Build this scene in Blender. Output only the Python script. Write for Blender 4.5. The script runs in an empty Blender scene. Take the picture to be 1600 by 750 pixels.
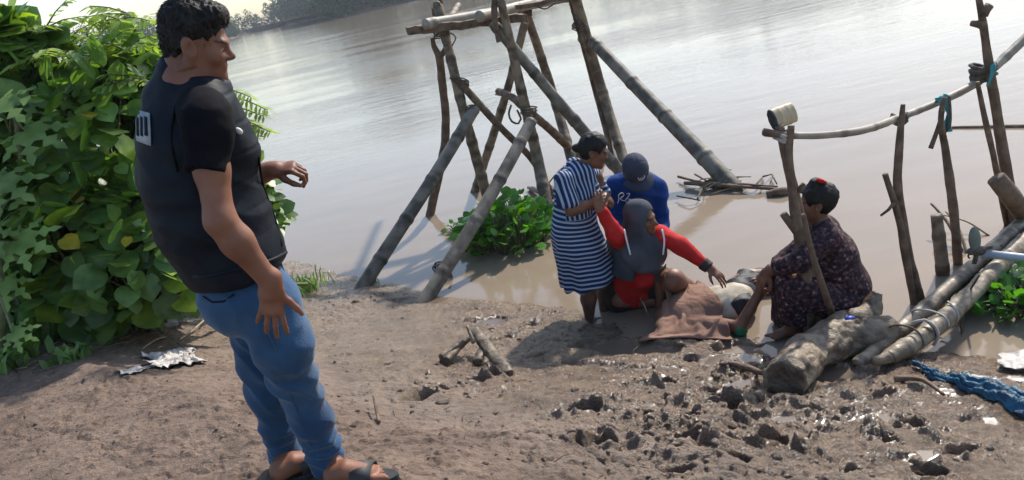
import bpy, math, random
import numpy as np
from mathutils import Vector
random.seed(7); RNG = np.random.default_rng(7)
D = bpy.data; SC = bpy.context.scene; COL = SC.collection
V3 = lambda *a: np.array(a, float)

# ------------------------------------------------------------------ camera geometry (1600x750 photograph frame)
FPX, PITCH, ROLL, CAMH = 1200.0, math.radians(19.2), math.radians(13.0), 2.55
CAM = V3(0, 0, CAMH)
cF = V3(0, math.cos(PITCH), -math.sin(PITCH)); cU0 = V3(0, math.sin(PITCH), math.cos(PITCH)); cR0 = V3(1, 0, 0)
cR = math.cos(ROLL)*cR0 - math.sin(ROLL)*cU0; cU = math.sin(ROLL)*cR0 + math.cos(ROLL)*cU0
def ray(x, y): return cF + cR*(x-800)/FPX + cU*(375-y)/FPX
def Z(x, y, z=0.0):
    d = ray(x, y); return CAM + d*(z-CAMH)/d[2]
def Y(x, y, yy):
    d = ray(x, y); return CAM + d*yy/d[1]
def unit(v): v = np.asarray(v, float); return v/(np.linalg.norm(v)+1e-12)
cam = D.cameras.new('camera'); co = D.objects.new('camera', cam); COL.objects.link(co)
cam.sensor_width = 36; cam.lens = 36*FPX/1600; cam.clip_start = .05; cam.clip_end = 4000
from mathutils import Matrix
m = Matrix.Identity(4)
for i in range(3):
    m[i][0] = cR[i]; m[i][1] = cU[i]; m[i][2] = -cF[i]; m[i][3] = CAM[i]
co.matrix_world = m; SC.camera = co

# ------------------------------------------------------------------ noise
_perm = np.random.default_rng(3).permutation(4096).astype(np.int64)
def _h(ix, iy, iz=0):
    return _perm[(_perm[(_perm[ix & 4095] + iy) & 4095] + iz) & 4095]
def vn2(x, y):
    ix = np.floor(x).astype(np.int64); iy = np.floor(y).astype(np.int64)
    fx = x-ix; fy = y-iy; fx = fx*fx*fx*(fx*(fx*6-15)+10); fy = fy*fy*fy*(fy*(fy*6-15)+10)
    g = lambda a, b: _h(a, b)/2047.5-1
    return (g(ix,iy)*(1-fx)+g(ix+1,iy)*fx)*(1-fy)+(g(ix,iy+1)*(1-fx)+g(ix+1,iy+1)*fx)*fy
def fbm2(x, y, o=4, g=.5):
    s = 0; a = 1; t = 0
    for i in range(o):
        c, sn = math.cos(i*1.1+.3), math.sin(i*1.1+.3)
        X = (x*c-y*sn)*2**i+17.3*i; Yy = (x*sn+y*c)*2**i+9.1*i
        s = s+a*vn2(X, Yy); t += a; a *= g
    return s/t
def vn3(P):
    P = np.asarray(P); i = np.floor(P).astype(np.int64); f = P-i; f = f*f*(3-2*f)
    r = 0
    for dx in (0, 1):
        for dy in (0, 1):
            for dz in (0, 1):
                w = (f[:,0] if dx else 1-f[:,0])*(f[:,1] if dy else 1-f[:,1])*(f[:,2] if dz else 1-f[:,2])
                r = r + w*(_h(i[:,0]+dx, i[:,1]+dy, i[:,2]+dz)/2047.5-1)
    return r
def fbm3(P, o=3):
    P = np.asarray(P, float); s = 0; a = 1; t = 0
    for i in range(o):
        s = s+a*vn3(P*2**i+i*7.7); t += a; a *= .5
    return s/t
def sst(a, b, x): t = np.clip((x-a)/(b-a), 0, 1); return t*t*(3-2*t)

# ------------------------------------------------------------------ objects
def mesh(name, verts, faces, mat=None, parent=None, smooth=True, col=None, attrs=None, label=None):
    verts = np.asarray(verts, float)
    off = np.array(parent['_w']) if parent is not None else np.zeros(3)
    me = D.meshes.new(name)
    me.from_pydata((verts-off).tolist(), [], faces.tolist() if hasattr(faces, 'tolist') else faces)
    me.validate()
    if smooth and len(me.polygons): me.polygons.foreach_set('use_smooth', [True]*len(me.polygons))
    if col is None: col = np.ones((len(me.vertices), 3))
    if len(me.vertices) == len(col):
        c = np.ones((len(col), 4), np.float32); c[:, :3] = np.asarray(col)[:, :3]
        a = me.color_attributes.new('Col', 'FLOAT_COLOR', 'POINT'); a.data.foreach_set('color', c.ravel())
    for k, v in (attrs or {}).items():
        a = me.attributes.new(k, 'FLOAT', 'POINT'); a.data.foreach_set('value', np.asarray(v, np.float32))
    if mat: me.materials.append(mat)
    o = D.objects.new(name, me); COL.objects.link(o)
    if parent is not None: o.parent = parent
    o['_w'] = [float(q) for q in off]
    if label: o['label'] = label
    return o
def thing(name, label, cat, loc, group=None):
    o = D.objects.new(name, None); COL.objects.link(o); o.empty_display_size = .1
    o.location = Vector([float(q) for q in loc]); o['_w'] = [float(q) for q in loc]
    return tag(o, label, cat, group)
def tag(o, label=None, cat=None, group=None, kind=None):
    if label: o['label'] = label
    if cat: o['category'] = cat
    if group: o['group'] = group
    if kind: o['kind'] = kind
    return o
class MB:
    def __init__(s): s.v = []; s.f = []; s.c = []; s.n = 0
    def add(s, v, f, c=(1, 1, 1)):
        v = np.asarray(v, float); s.v.append(v)
        s.f += [tuple(int(i)+s.n for i in q) for q in f]
        c = np.asarray(c, float)
        s.c.append(np.tile(c, (len(v), 1)) if c.ndim == 1 else c); s.n += len(v)
    def build(s, name, mat, parent=None, smooth=True, label=None):
        return mesh(name, np.vstack(s.v), s.f, mat, parent, smooth, np.vstack(s.c), label=label)
def resample(pts, step):
    pts = [np.asarray(p, float) for p in pts]; out = []; L = 0
    n = len(pts)
    for i in range(n-1):
        p0 = pts[max(i-1, 0)]; p1 = pts[i]; p2 = pts[i+1]; p3 = pts[min(i+2, n-1)]
        k = max(1, int(np.linalg.norm(p2-p1)/step))
        for j in range(k):
            t = j/k
            out.append(.5*((2*p1)+(p2-p0)*t+(2*p0-5*p1+4*p2-p3)*t*t+(3*p1-p0-3*p2+p3)*t**3))
    out.append(pts[-1]); return np.array(out)
def tube(pts, rad, step=.03, sides=10, rough=0.0, nodes=0, seed=0, curved=True, mb=None, tone=1.0, flat=1.0, cut=1.0):
    """swept tube with uneven radius; nodes = spacing of bamboo joints"""
    P = resample(pts, step) if curved else np.array([p for p in pts], float)
    n = len(P); T = np.gradient(P, axis=0); T /= np.linalg.norm(T, axis=1)[:, None]+1e-12
    s = np.concatenate([[0], np.cumsum(np.linalg.norm(np.diff(P, axis=0), axis=1))])
    rr = np.interp(s/s[-1], np.linspace(0, 1, len(rad)), rad) if np.ndim(rad) else np.full(n, float(rad))
    a = V3(0, 0, 1) if abs(T[0][2]) < .9 else V3(1, 0, 0)
    N = unit(np.cross(T[0], a)); th = np.arange(sides)/sides*2*math.pi
    vs = []; cs = []
    r0 = np.random.default_rng(seed+11); ph = r0.uniform(0, 50)
    joints = []
    if nodes:
        x = r0.uniform(.1, .8)*nodes
        while x < s[-1]: joints.append(x); x += nodes*r0.uniform(.8, 1.2)
    for i in range(n):
        N = unit(N - T[i]*np.dot(N, T[i])); B = np.cross(T[i], N)
        r = rr[i]; c = tone
        for jx in joints:
            e = abs(s[i]-jx)
            if e < step*1.1: r *= 1.10; c *= .62
            elif e < step*2.2: c *= 1.12
        ring = r*np.ones(sides)
        if rough:
            q = np.stack([np.cos(th)*1.3+ph, np.sin(th)*1.3, np.full(sides, s[i]*9)], 1)
            ring = ring*(1+rough*fbm3(q, 2)*1.4)
        vs.append(P[i]+ring[:, None]*(np.cos(th)[:, None]*N+flat*np.sin(th)[:, None]*B))
        cc = c*(1+.12*vn3(np.stack([np.cos(th)*2+ph, np.sin(th)*2, np.full(sides, s[i]*5)], 1)))
        cs.append(np.repeat(cc[:, None], 3, 1))
    f = []
    for i in range(n-1):
        for j in range(sides):
            k = (j+1) % sides; f.append((i*sides+j, i*sides+k, (i+1)*sides+k, (i+1)*sides+j))
    b = n*sides; vs = list(vs); vs.append([P[0]]); vs.append([P[-1]]); cs.append([[cut]*3]*2)
    for j in range(sides):
        k = (j+1) % sides; f.append((b, k, j)); f.append((b+1, (n-1)*sides+j, (n-1)*sides+k))
    vs = np.vstack(vs); cs = np.vstack(cs)
    if mb is not None: mb.add(vs, f, cs); return mb
    return vs, f, cs
def tube_obj(name, pts, rad, mat, parent=None, label=None, **k):
    v, f, c = tube(pts, rad, **k); return mesh(name, v, f, mat, parent, col=c, label=label)

def skin_pts(o, pix, off=.003):
    """points on the surface of an object that lie under the given photograph pixels, lifted off it a little"""
    from mathutils.bvhtree import BVHTree
    me = o.data; w_ = np.array(o['_w']); b = BVHTree.FromPolygons([tuple(v.co) for v in me.vertices], [tuple(p.vertices) for p in me.polygons]); out = []
    for x, y in pix:
        h, n, i, d = b.ray_cast(Vector(CAM-w_), Vector(unit(ray(x, y))))
        if h is None: h, n, i, d = b.find_nearest(Vector(Y(x, y, w_[1])-w_))
        out.append(np.array(h)+w_+np.array(n)*off)
    return out
def decal(name, o, quad, mat, parent, n=6, off=.004):
    A, B, C_, D_ = [np.array(q, float) for q in quad]; g = np.linspace(0, 1, n)
    P = skin_pts(o, [A*(1-u)*(1-v)+B*u*(1-v)+C_*u*v+D_*(1-u)*v for v in g for u in g], off); f = [(j*n+i, j*n+i+1, (j+1)*n+i+1, (j+1)*n+i) for j in range(n-1) for i in range(n-1)]
    m_ = mesh(name, P, f, mat, parent); m_.modifiers.new('s', 'SOLIDIFY').thickness = .002; return m_
# ------------------------------------------------------------------ implicit surfaces
def cone(a, b, ra, rb, side=None, ws=1.0, f0=False, f1=False, k=.02, sub=False):
    a = np.asarray(a, float); b = np.asarray(b, float)
    if side is not None:
        t = unit(b-a); side = unit(np.asarray(side, float)-t*np.dot(side, t))
    R = max(ra, rb)*max(ws, 1)
    return dict(t='c', a=a, b=b, ra=ra, rb=rb, s=side, ws=ws, f0=f0, f1=f1, k=k, sub=sub, lo=np.minimum(a, b)-R, hi=np.maximum(a, b)+R)
def ell(c, r, ax=None, k=.02, sub=False):
    c = np.asarray(c, float); r = np.asarray(r if np.ndim(r) else (r, r, r), float); R = r.max()
    ax = np.eye(3) if ax is None else np.array([unit(q) for q in ax])
    return dict(t='e', c=c, r=r, ax=ax, k=k, sub=sub, lo=c-R, hi=c+R)
def plane(p, n, k=.004):      # removes everything on the side the normal points to
    return dict(t='p', p=np.asarray(p, float), n=unit(n), k=k, sub=False)
def _dist(p, X, Yy, Zz):
    if p['t'] == 'c':
        a = p['a']; ab = p['b']-a; L2 = float(ab@ab)+1e-12; L = math.sqrt(L2)
        x = X-a[0]; y = Yy-a[1]; z = Zz-a[2]
        t = (x*ab[0]+y*ab[1]+z*ab[2])/L2; tc = np.clip(t, 0, 1)
        x = x-tc*ab[0]; y = y-tc*ab[1]; z = z-tc*ab[2]
        q = x*x+y*y+z*z
        if p['s'] is not None:
            s = p['s']; vs = x*s[0]+y*s[1]+z*s[2]; q = q-vs*vs*(1-1/p['ws']**2)
        d = np.sqrt(np.maximum(q, 0))-(p['ra']+(p['rb']-p['ra'])*tc)
        if p['f0']: d = np.maximum(d, -t*L)
        if p['f1']: d = np.maximum(d, (t-1)*L)
        return d
    c, r, A = p['c'], p['r'], p['ax']
    x = X-c[0]; y = Yy-c[1]; z = Zz-c[2]; q = 0
    for i in range(3): q = q+((x*A[i][0]+y*A[i][1]+z*A[i][2])/r[i])**2
    return (np.sqrt(q)-1)*r.min()
def sdf(prims, h, grow=0.0):
    bb = [p for p in prims if p['t'] != 'p' and not p['sub']]
    lo = np.min([p['lo'] for p in bb], 0)-3*h-.01-grow; hi = np.max([p['hi'] for p in bb], 0)+3*h+.01+grow
    n = np.ceil((hi-lo)/h).astype(int)+1
    G = np.full(n, .2, np.float32); ax = [(lo[i]+h*np.arange(n[i])).astype(np.float32) for i in range(3)]
    for p in prims:
        if p['t'] == 'p':
            d = (ax[0][:, None, None]-p['p'][0])*p['n'][0]+(ax[1][None, :, None]-p['p'][1])*p['n'][1]+(ax[2][None, None, :]-p['p'][2])*p['n'][2]
            G = np.maximum(G, d.astype(np.float32)); continue
        e = p['k']+2.5*h
        i0 = np.clip(((p['lo']-e-lo)/h).astype(int), 0, n-1); i1 = np.clip(((p['hi']+e-lo)/h).astype(int)+2, 1, n)
        if np.any(i1 <= i0): continue
        sl = tuple(slice(i0[i], i1[i]) for i in range(3))
        d = _dist(p, ax[0][sl[0]][:, None, None], ax[1][sl[1]][None, :, None], ax[2][sl[2]][None, None, :]).astype(np.float32)
        g = G[sl]; k = max(p['k'], 1e-4)
        if p['sub']:
            d = -d; hh = np.maximum(k-np.abs(g-d), 0)/k; G[sl] = np.maximum(g, d)+hh*hh*k*.25
        else:
            hh = np.maximum(k-np.abs(g-d), 0)/k; G[sl] = np.minimum(g, d)-hh*hh*k*.25
    return G, lo, h
def nets(G, lo, h):
    S = G < 0
    c = S[:-1, :-1, :-1].astype(np.int8)
    cnt = np.zeros(c.shape, np.int8)
    for dx in (0, 1):
        for dy in (0, 1):
            for dz in (0, 1):
                cnt += S[dx:S.shape[0]-1+dx, dy:S.shape[1]-1+dy, dz:S.shape[2]-1+dz]
    act = (cnt > 0) & (cnt < 8); I = np.argwhere(act)
    idm = np.full(act.shape, -1, np.int32); idm[act] = np.arange(len(I))
    acc = np.zeros((len(I), 3)); num = np.zeros(len(I))
    C = [(a, b, d) for a in (0, 1) for b in (0, 1) for d in (0, 1)]
    val = {q: G[I[:, 0]+q[0], I[:, 1]+q[1], I[:, 2]+q[2]] for q in C}
    for q in C:
        for axn in range(3):
            if q[axn]: continue
            r = list(q); r[axn] = 1; r = tuple(r)
            va, vb = val[q], val[r]; x = (va < 0) != (vb < 0)
            t = np.where(x, va/np.where(x, va-vb, 1), 0)
            pt = np.tile(np.array(q, float), (len(I), 1)); pt[:, axn] += t
            acc += pt*x[:, None]; num += x
    Vv = (I+acc/num[:, None])*h+lo
    F = []
    for axn in range(3):
        a = [slice(None)]*3; b = [slice(None)]*3; a[axn] = slice(0, -1); b[axn] = slice(1, None)
        s0 = S[tuple(a)]; s1 = S[tuple(b)]
        E = np.argwhere(s0 != s1); u, v = (axn+1) % 3, (axn+2) % 3
        E = E[(E[:, u] > 0) & (E[:, v] > 0) & (E[:, u] < S.shape[u]-1) & (E[:, v] < S.shape[v]-1)]
        q = []
        for (du, dv) in ((-1, -1), (0, -1), (0, 0), (-1, 0)):
            e = E.copy(); e[:, u] += du; e[:, v] += dv; q.append(idm[e[:, 0], e[:, 1], e[:, 2]])
        q = np.stack(q, 1); fl = s0[E[:, 0], E[:, 1], E[:, 2]]
        q[~fl] = q[~fl][:, ::-1]; F.append(q)
    return Vv, np.vstack(F)
def vnorm(v, f):
    n = np.cross(v[f[:, 2]]-v[f[:, 0]], v[f[:, 3]]-v[f[:, 1]]); o = np.zeros_like(v)
    for i in range(4): np.add.at(o, f[:, i], n)
    return o/(np.linalg.norm(o, axis=1)[:, None]+1e-12)
def relax(v, f, it=1, a=.5):
    e = np.vstack([f[:, [0, 1]], f[:, [1, 2]], f[:, [2, 3]], f[:, [3, 0]]])
    for _ in range(it):
        s = np.zeros_like(v); n = np.zeros(len(v))
        np.add.at(s, e[:, 0], v[e[:, 1]]); np.add.at(n, e[:, 0], 1); np.add.at(s, e[:, 1], v[e[:, 0]]); np.add.at(n, e[:, 1], 1)
        v = v*(1-a)+a*s/n[:, None]
    return v
def blob(name, prims, h, mat, parent=None, disp=None, colf=None, it=1, attrs=None, label=None):
    v, f = nets(*sdf(prims, h)); v = relax(v, f, it)
    v0 = v
    if disp is not None: v = v+vnorm(v, f)*disp(v)[:, None]
    c = colf(v0) if colf is not None else np.ones((len(v), 3))
    at = {k: fn(v0) for k, fn in (attrs or {}).items()}
    return mesh(name, v, f, mat, parent, col=c, attrs=at, label=label)

# ------------------------------------------------------------------ materials
def nt(name):
    mt = D.materials.new(name); mt.use_nodes = True; t = mt.node_tree; b = t.nodes['Principled BSDF']; return mt, t, b
def N(t, k, **a):
    n = t.nodes.new('ShaderNode'+k)
    for q, v in a.items():
        if q in n.inputs: n.inputs[q].default_value = v
        else: setattr(n, q, v)
    return n
def ramp(t, fac, stops):
    r = N(t, 'ValToRGB'); e = r.color_ramp.elements
    while len(e) < len(stops): e.new(.5)
    for i, (p, c) in enumerate(stops): e[i].position = p; e[i].color = tuple(c)+(1,) if np.ndim(c) else (c, c, c, 1)
    t.links.new(fac, r.inputs[0]); return r
def mixc(t, a, b, fac=1.0, mode='MULTIPLY'):
    x = t.nodes.new('ShaderNodeMix'); x.data_type = 'RGBA'; x.blend_type = mode
    for i, q in ((0, fac), (6, a), (7, b)):
        if hasattr(q, 'links'): t.links.new(q, x.inputs[i])
        else: x.inputs[i].default_value = q if i == 0 else tuple(q)+(1,)
    return x.outputs[2]
def surf(name, c1, c2, rough=.7, scale=8, bump=.3, bscale=40, vcol=True, stretch=(1, 1, 1), detail=5, spec=.4, dist=.01, rr=None, coat=0, trans=0, sheen=0, lo=.35, hi=.65):
    mt, t, b = nt(name); L = t.links.new
    tc = N(t, 'TexCoord'); mp = N(t, 'Mapping'); mp.inputs['Scale'].default_value = stretch; L(tc.outputs['Object'], mp.inputs[0])
    n = N(t, 'TexNoise', Scale=scale, Detail=detail); L(mp.outputs[0], n.inputs['Vector'])
    r = ramp(t, n.outputs[0], [(lo, c1), (hi, c2)]); out = r.outputs[0]
    if vcol:
        a = N(t, 'Attribute'); a.attribute_name = 'Col'; out = mixc(t, out, a.outputs['Color'])
    L(out, b.inputs['Base Color'])
    n2 = N(t, 'TexNoise', Scale=bscale, Detail=6); L(mp.outputs[0], n2.inputs['Vector'])
    bp = N(t, 'Bump', Strength=bump, Distance=dist); L(n2.outputs[0], bp.inputs['Height']); L(bp.outputs[0], b.inputs['Normal'])
    if rr: q = ramp(t, n2.outputs[0], [(.3, rr[0]), (.7, rr[1])]); L(q.outputs[0], b.inputs['Roughness'])
    else: b.inputs['Roughness'].default_value = rough
    b.inputs['Specular IOR Level'].default_value = spec; b.inputs['Coat Weight'].default_value = coat
    b.inputs['Sheen Weight'].default_value = sheen
    if trans:
        o = t.nodes['Material Output']; tr = N(t, 'BsdfTranslucent'); ms = N(t, 'MixShader'); ms.inputs[0].default_value = trans
        tint = mixc(t, out, (1.5, 1.6, .5)); L(tint, tr.inputs[0]); L(b.outputs[0], ms.inputs[1]); L(tr.outputs[0], ms.inputs[2]); L(ms.outputs[0], o.inputs[0])
    return mt
M = {}
M['skin'] = surf('skin', (.185, .078, .045), (.27, .122, .07), .52, 11, .35, 190, dist=.002, spec=.35, lo=.3, hi=.7)
M['skin_dark'] = surf('skin_dark', (.12, .055, .034), (.19, .085, .05), .5, 14, .3, 120, dist=.002, spec=.4)
M['hair'] = surf('hair', (.006, .005, .005), (.014, .011, .010), .6, 60, .6, 120, dist=.006, spec=.25, stretch=(1, 1, .35))
M['jeans'] = surf('denim', (.010, .040, .10), (.032, .088, .175), .85, 5, .5, 130, dist=.004, spec=.2, sheen=.2)
M['vest'] = surf('padded_nylon', (.0035, .006, .011), (.007, .0115, .019), .6, 6, .2, 60, dist=.006, spec=.16)
M['tee'] = surf('black_cotton', (.004, .004, .006), (.008, .008, .011), .9, 10, .3, 200, dist=.002, spec=.1)
M['rubber'] = surf('rubber', (.02, .02, .021), (.04, .038, .036), .6, 20, .3, 120, dist=.002)
M['patch'] = surf('patch', (.22, .24, .26), (.34, .36, .38), .7, 20, .1, 100, dist=.001)
M['blue'] = surf('blue_cotton', (.006, .03, .145), (.012, .05, .21), .85, 6, .3, 160, dist=.003, spec=.2)
M['red'] = surf('red_cotton', (.36, .012, .012), (.47, .025, .022), .85, 8, .3, 160, dist=.003, spec=.2)
M['greycloth'] = surf('grey_cloth', (.05, .055, .068), (.075, .08, .095), .85, 8, .3, 160, dist=.003, spec=.2)
M['capcloth'] = surf('cap_cloth', (.035, .042, .065), (.055, .062, .088), .85, 8, .3, 160, dist=.003, spec=.2)
M['darktrou'] = surf('dark_trousers', (.014, .013, .014), (.03, .026, .025), .7, 8, .3, 120, dist=.003)
M['cloth_brown'] = surf('brown_cotton', (.21, .118, .085), (.28, .165, .12), .85, 5, .3, 220, dist=.003, spec=.2)
M['white_cloth'] = surf('white_cotton', (.27, .23, .17), (.50, .45, .36), .8, 9, .4, 120, dist=.004, spec=.3, vcol=False)
M['wetdark'] = surf('wet_dark_cloth', (.010, .010, .013), (.028, .028, .034), .6, 9, .5, 90, dist=.006, spec=.3)
M['green'] = surf('green_cotton', (.015, .14, .06), (.03, .2, .09), .8, 12, .3, 100, dist=.003)
M['white'] = surf('white_paint', (.62, .62, .62), (.75, .75, .75), .7, 12, .1, 100, dist=.001)
M['bamboo'] = surf('weathered_bamboo', (.095, .07, .048), (.23, .18, .13), .6, 9, .6, 30, dist=.006, spec=.3, lo=.40, hi=.6)
M['bamboo_grey'] = surf('grey_bamboo', (.085, .074, .06), (.19, .17, .14), .6, 8, .55, 30, dist=.006, spec=.3, lo=.40, hi=.6)
M['bamboo_pale'] = surf('pale_bamboo', (.2, .17, .13), (.34, .30, .24), .55, 7, .4, 30, dist=.005, spec=.4)
M['wood'] = surf('weathered_wood', (.085, .055, .036), (.19, .13, .09), .75, 12, .9, 45, dist=.012, spec=.3)
M['mudwood'] = surf('mud_caked_wood', (.115, .082, .054), (.25, .19, .13), .5, 13, .65, 34, dist=.02, spec=.4, rr=(.35, .8), lo=.40, hi=.58)
M['mudbamboo'] = surf('muddy_bamboo', (.14, .105, .07), (.30, .24, .17), .5, 12, .6, 34, dist=.008, spec=.4, rr=(.35, .7), lo=.40, hi=.6)
M['rope'] = surf('rope', (.06, .05, .04), (.13, .11, .09), .9, 30, .6, 120, dist=.004)
M['ropew'] = surf('pale_rope', (.35, .33, .3), (.5, .48, .44), .8, 30, .6, 120, dist=.004)
M['teal'] = surf('teal_cloth', (.04, .24, .26), (.08, .36, .37), .75, 14, .5, 90, dist=.006)
M['beige'] = surf('beige_plastic', (.38, .29, .17), (.5, .39, .25), .5, 9, .3, 40, dist=.004)
M['pipe'] = surf('grey_pvc', (.32, .36, .4), (.42, .46, .5), .4, 9, .2, 40, dist=.003)
M['paddle'] = surf('grey_green_board', (.1, .115, .1), (.16, .175, .155), .6, 9, .4, 40, dist=.004)
M['tarp'] = surf('blue_tarp', (.004, .04, .085), (.012, .11, .19), .5, 18, .8, 60, dist=.012, spec=.4)
M['plastic'] = surf('pale_plastic', (.27, .24, .22), (.48, .45, .42), .5, 20, .6, 60, dist=.01, spec=.6)
M['straw'] = surf('dry_straw', (.25, .19, .12), (.4, .32, .21), .8, 20, .4, 60, dist=.003)
M['leaf'] = surf('leaf', (.06, .13, .03), (.15, .25, .065), .36, 9, .4, 30, dist=.008, spec=.5, trans=.45)
M['leafm'] = surf('matte_leaf', (.11, .19, .055), (.20, .30, .10), .5, 9, .35, 30, dist=.008, spec=.35, trans=.4)
M['hyac'] = surf('hyacinth_leaf', (.05, .17, .018), (.09, .25, .03), .3, 6, .2, 18, dist=.01, spec=.5, trans=.35)
M['far'] = surf('far_foliage', (.022, .045, .018), (.04, .075, .026), .9, .1, 0, 1, spec=.0)
M['stem'] = surf('green_stem', (.07, .09, .035), (.12, .13, .06), .6, 20, .3, 60, dist=.003)
M['blueplastic'] = surf('blue_scrap', (.02, .05, .35), (.03, .08, .5), .4, 10, .1, 50)
def stripes():
    mt, t, b = nt('striped_jersey'); L = t.links.new
    a = N(t, 'Attribute'); a.attribute_name = 'stripe'
    fr = N(t, 'Math', operation='FRACT'); L(a.outputs['Fac'], fr.inputs[0])
    r = ramp(t, fr.outputs[0], [(0, (.011, .028, .085)), (.54, (.011, .028, .085)), (.60, (.30, .36, .46)), (.93, (.30, .36, .46)), (1, (.011, .028, .085))])
    L(r.outputs[0], b.inputs['Base Color']); b.inputs['Roughness'].default_value = .9; b.inputs['Specular IOR Level'].default_value = .2
    return mt
M['stripes'] = stripes()
def batik():
    mt, t, b = nt('batik_cotton'); L = t.links.new
    tc = N(t, 'TexCoord'); v = N(t, 'TexVoronoi', Scale=30.0); L(tc.outputs['Object'], v.inputs['Vector'])
    w = N(t, 'TexNoise', Scale=45.0, Detail=4); L(tc.outputs['Object'], w.inputs['Vector'])
    r1 = ramp(t, v.outputs['Distance'], [(.1, (.24, .165, .16)), (.3, (.095, .045, .052)), (.6, (.042, .024, .032))])
    r2 = ramp(t, w.outputs[0], [(.42, (.35, .33, .36)), (.58, (1, 1, 1)), (.68, (2.6, 2.3, 2.2))])
    L(mixc(t, r1.outputs[0], r2.outputs[0]), b.inputs['Base Color']); b.inputs['Roughness'].default_value = .85
    b.inputs['Specular IOR Level'].default_value = .25
    return mt
M['batik'] = batik()
def mud_mat():
    mt, t, b = nt('river_mud'); L = t.links.new
    tc = N(t, 'TexCoord'); n = N(t, 'TexNoise', Scale=2.2, Detail=8, Roughness=.62); L(tc.outputs['Object'], n.inputs['Vector'])
    n2 = N(t, 'TexNoise', Scale=30.0, Detail=8, Roughness=.7); L(tc.outputs['Object'], n2.inputs['Vector'])
    n3 = N(t, 'TexNoise', Scale=110.0, Detail=4); L(tc.outputs['Object'], n3.inputs['Vector'])
    dry = ramp(t, n.outputs[0], [(.3, (.14, .095, .07)), (.7, (.225, .16, .12))])
    wet = ramp(t, n.outputs[0], [(.3, (.118, .077, .048)), (.7, (.22, .154, .102))])
    a = N(t, 'Attribute'); a.attribute_name = 'wet'
    p = N(t, 'Attribute'); p.attribute_name = 'pool'
    g = ramp(t, n2.outputs[0], [(.35, (.72, .7, .68)), (.65, (1.14, 1.12, 1.1))])
    c = mixc(t, mixc(t, dry.outputs[0], wet.outputs[0], a.outputs['Fac'], 'MIX'), g.outputs[0])
    n4 = N(t, 'TexNoise', Scale=5.5, Detail=6, Roughness=.7); L(tc.outputs['Object'], n4.inputs['Vector']); g4 = ramp(t, n4.outputs[0], [(.36, (.66, .64, .62)), (.50, (1, 1, 1)), (.7, (1.1, 1.1, 1.1))]); c = mixc(t, c, g4.outputs[0])
    c = mixc(t, c, (.14, .106, .078), p.outputs['Fac'], 'MIX'); L(c, b.inputs['Base Color'])
    rw = ramp(t, n2.outputs[0], [(.36, .08), (.64, .36)])
    m1 = N(t, 'Mix'); m1.data_type = 'FLOAT'; L(a.outputs['Fac'], m1.inputs[0]); m1.inputs[2].default_value = .92; L(rw.outputs[0], m1.inputs[3])
    m2 = N(t, 'Mix'); m2.data_type = 'FLOAT'; L(p.outputs['Fac'], m2.inputs[0]); L(m1.outputs[0], m2.inputs[2]); m2.inputs[3].default_value = .14
    L(m2.outputs[0], b.inputs['Roughness']); b.inputs['Specular IOR Level'].default_value = .6
    ad = N(t, 'Math', operation='MULTIPLY_ADD'); L(n3.outputs[0], ad.inputs[0]); ad.inputs[1].default_value = .35; L(n2.outputs[0], ad.inputs[2])
    iv = N(t, 'Math', operation='SUBTRACT'); iv.inputs[0].default_value = 1; L(p.outputs['Fac'], iv.inputs[1])
    st = N(t, 'Math', operation='MULTIPLY'); L(iv.outputs[0], st.inputs[0]); st.inputs[1].default_value = .75
    bp = N(t, 'Bump', Distance=.034); L(st.outputs[0], bp.inputs['Strength']); L(ad.outputs[0], bp.inputs['Height']); L(bp.outputs[0], b.inputs['Normal'])
    return mt
M['mud'] = mud_mat()
def water_mat():
    mt, t, b = nt('river_water'); L = t.links.new
    tc = N(t, 'TexCoord'); mp = N(t, 'Mapping'); L(tc.outputs['Object'], mp.inputs[0])
    mp.inputs['Rotation'].default_value = (0, 0, math.radians(12)); mp.inputs['Scale'].default_value = (.55, 1.6, 1)
    n1 = N(t, 'TexNoise', Scale=1.6, Detail=5, Roughness=.55); n2 = N(t, 'TexNoise', Scale=9.0, Detail=4, Roughness=.6)
    n0 = N(t, 'TexNoise', Scale=.11, Detail=5)
    for q in (n1, n2, n0): L(mp.outputs[0], q.inputs['Vector'])
    ad = N(t, 'Math', operation='MULTIPLY_ADD'); L(n2.outputs[0], ad.inputs[0]); ad.inputs[1].default_value = .28; L(n1.outputs[0], ad.inputs[2])
    ge = N(t, 'NewGeometry'); sp = N(t, 'SeparateXYZ'); L(ge.outputs['Position'], sp.inputs[0])
    mr = N(t, 'MapRange'); L(sp.outputs[1], mr.inputs[0]); mr.inputs[1].default_value = 5; mr.inputs[2].default_value = 22; mr.inputs[3].default_value = .16; mr.inputs[4].default_value = 1
    pt = ramp(t, n0.outputs[0], [(.40, .16), (.62, .6)]); mu = N(t, 'Math', operation='MULTIPLY'); L(mr.outputs[0], mu.inputs[0]); L(pt.outputs[0], mu.inputs[1])
    bp = N(t, 'Bump', Distance=.05); L(mu.outputs[0], bp.inputs['Strength']); L(ad.outputs[0], bp.inputs['Height']); L(bp.outputs[0], b.inputs['Normal'])
    cc = ramp(t, n1.outputs[0], [(.3, (.215, .168, .122)), (.7, (.24, .19, .14))]); L(cc.outputs[0], b.inputs['Base Color'])
    b.inputs['Roughness'].default_value = .07; b.inputs['IOR'].default_value = 1.333
    return mt
M['water'] = water_mat()
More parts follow.
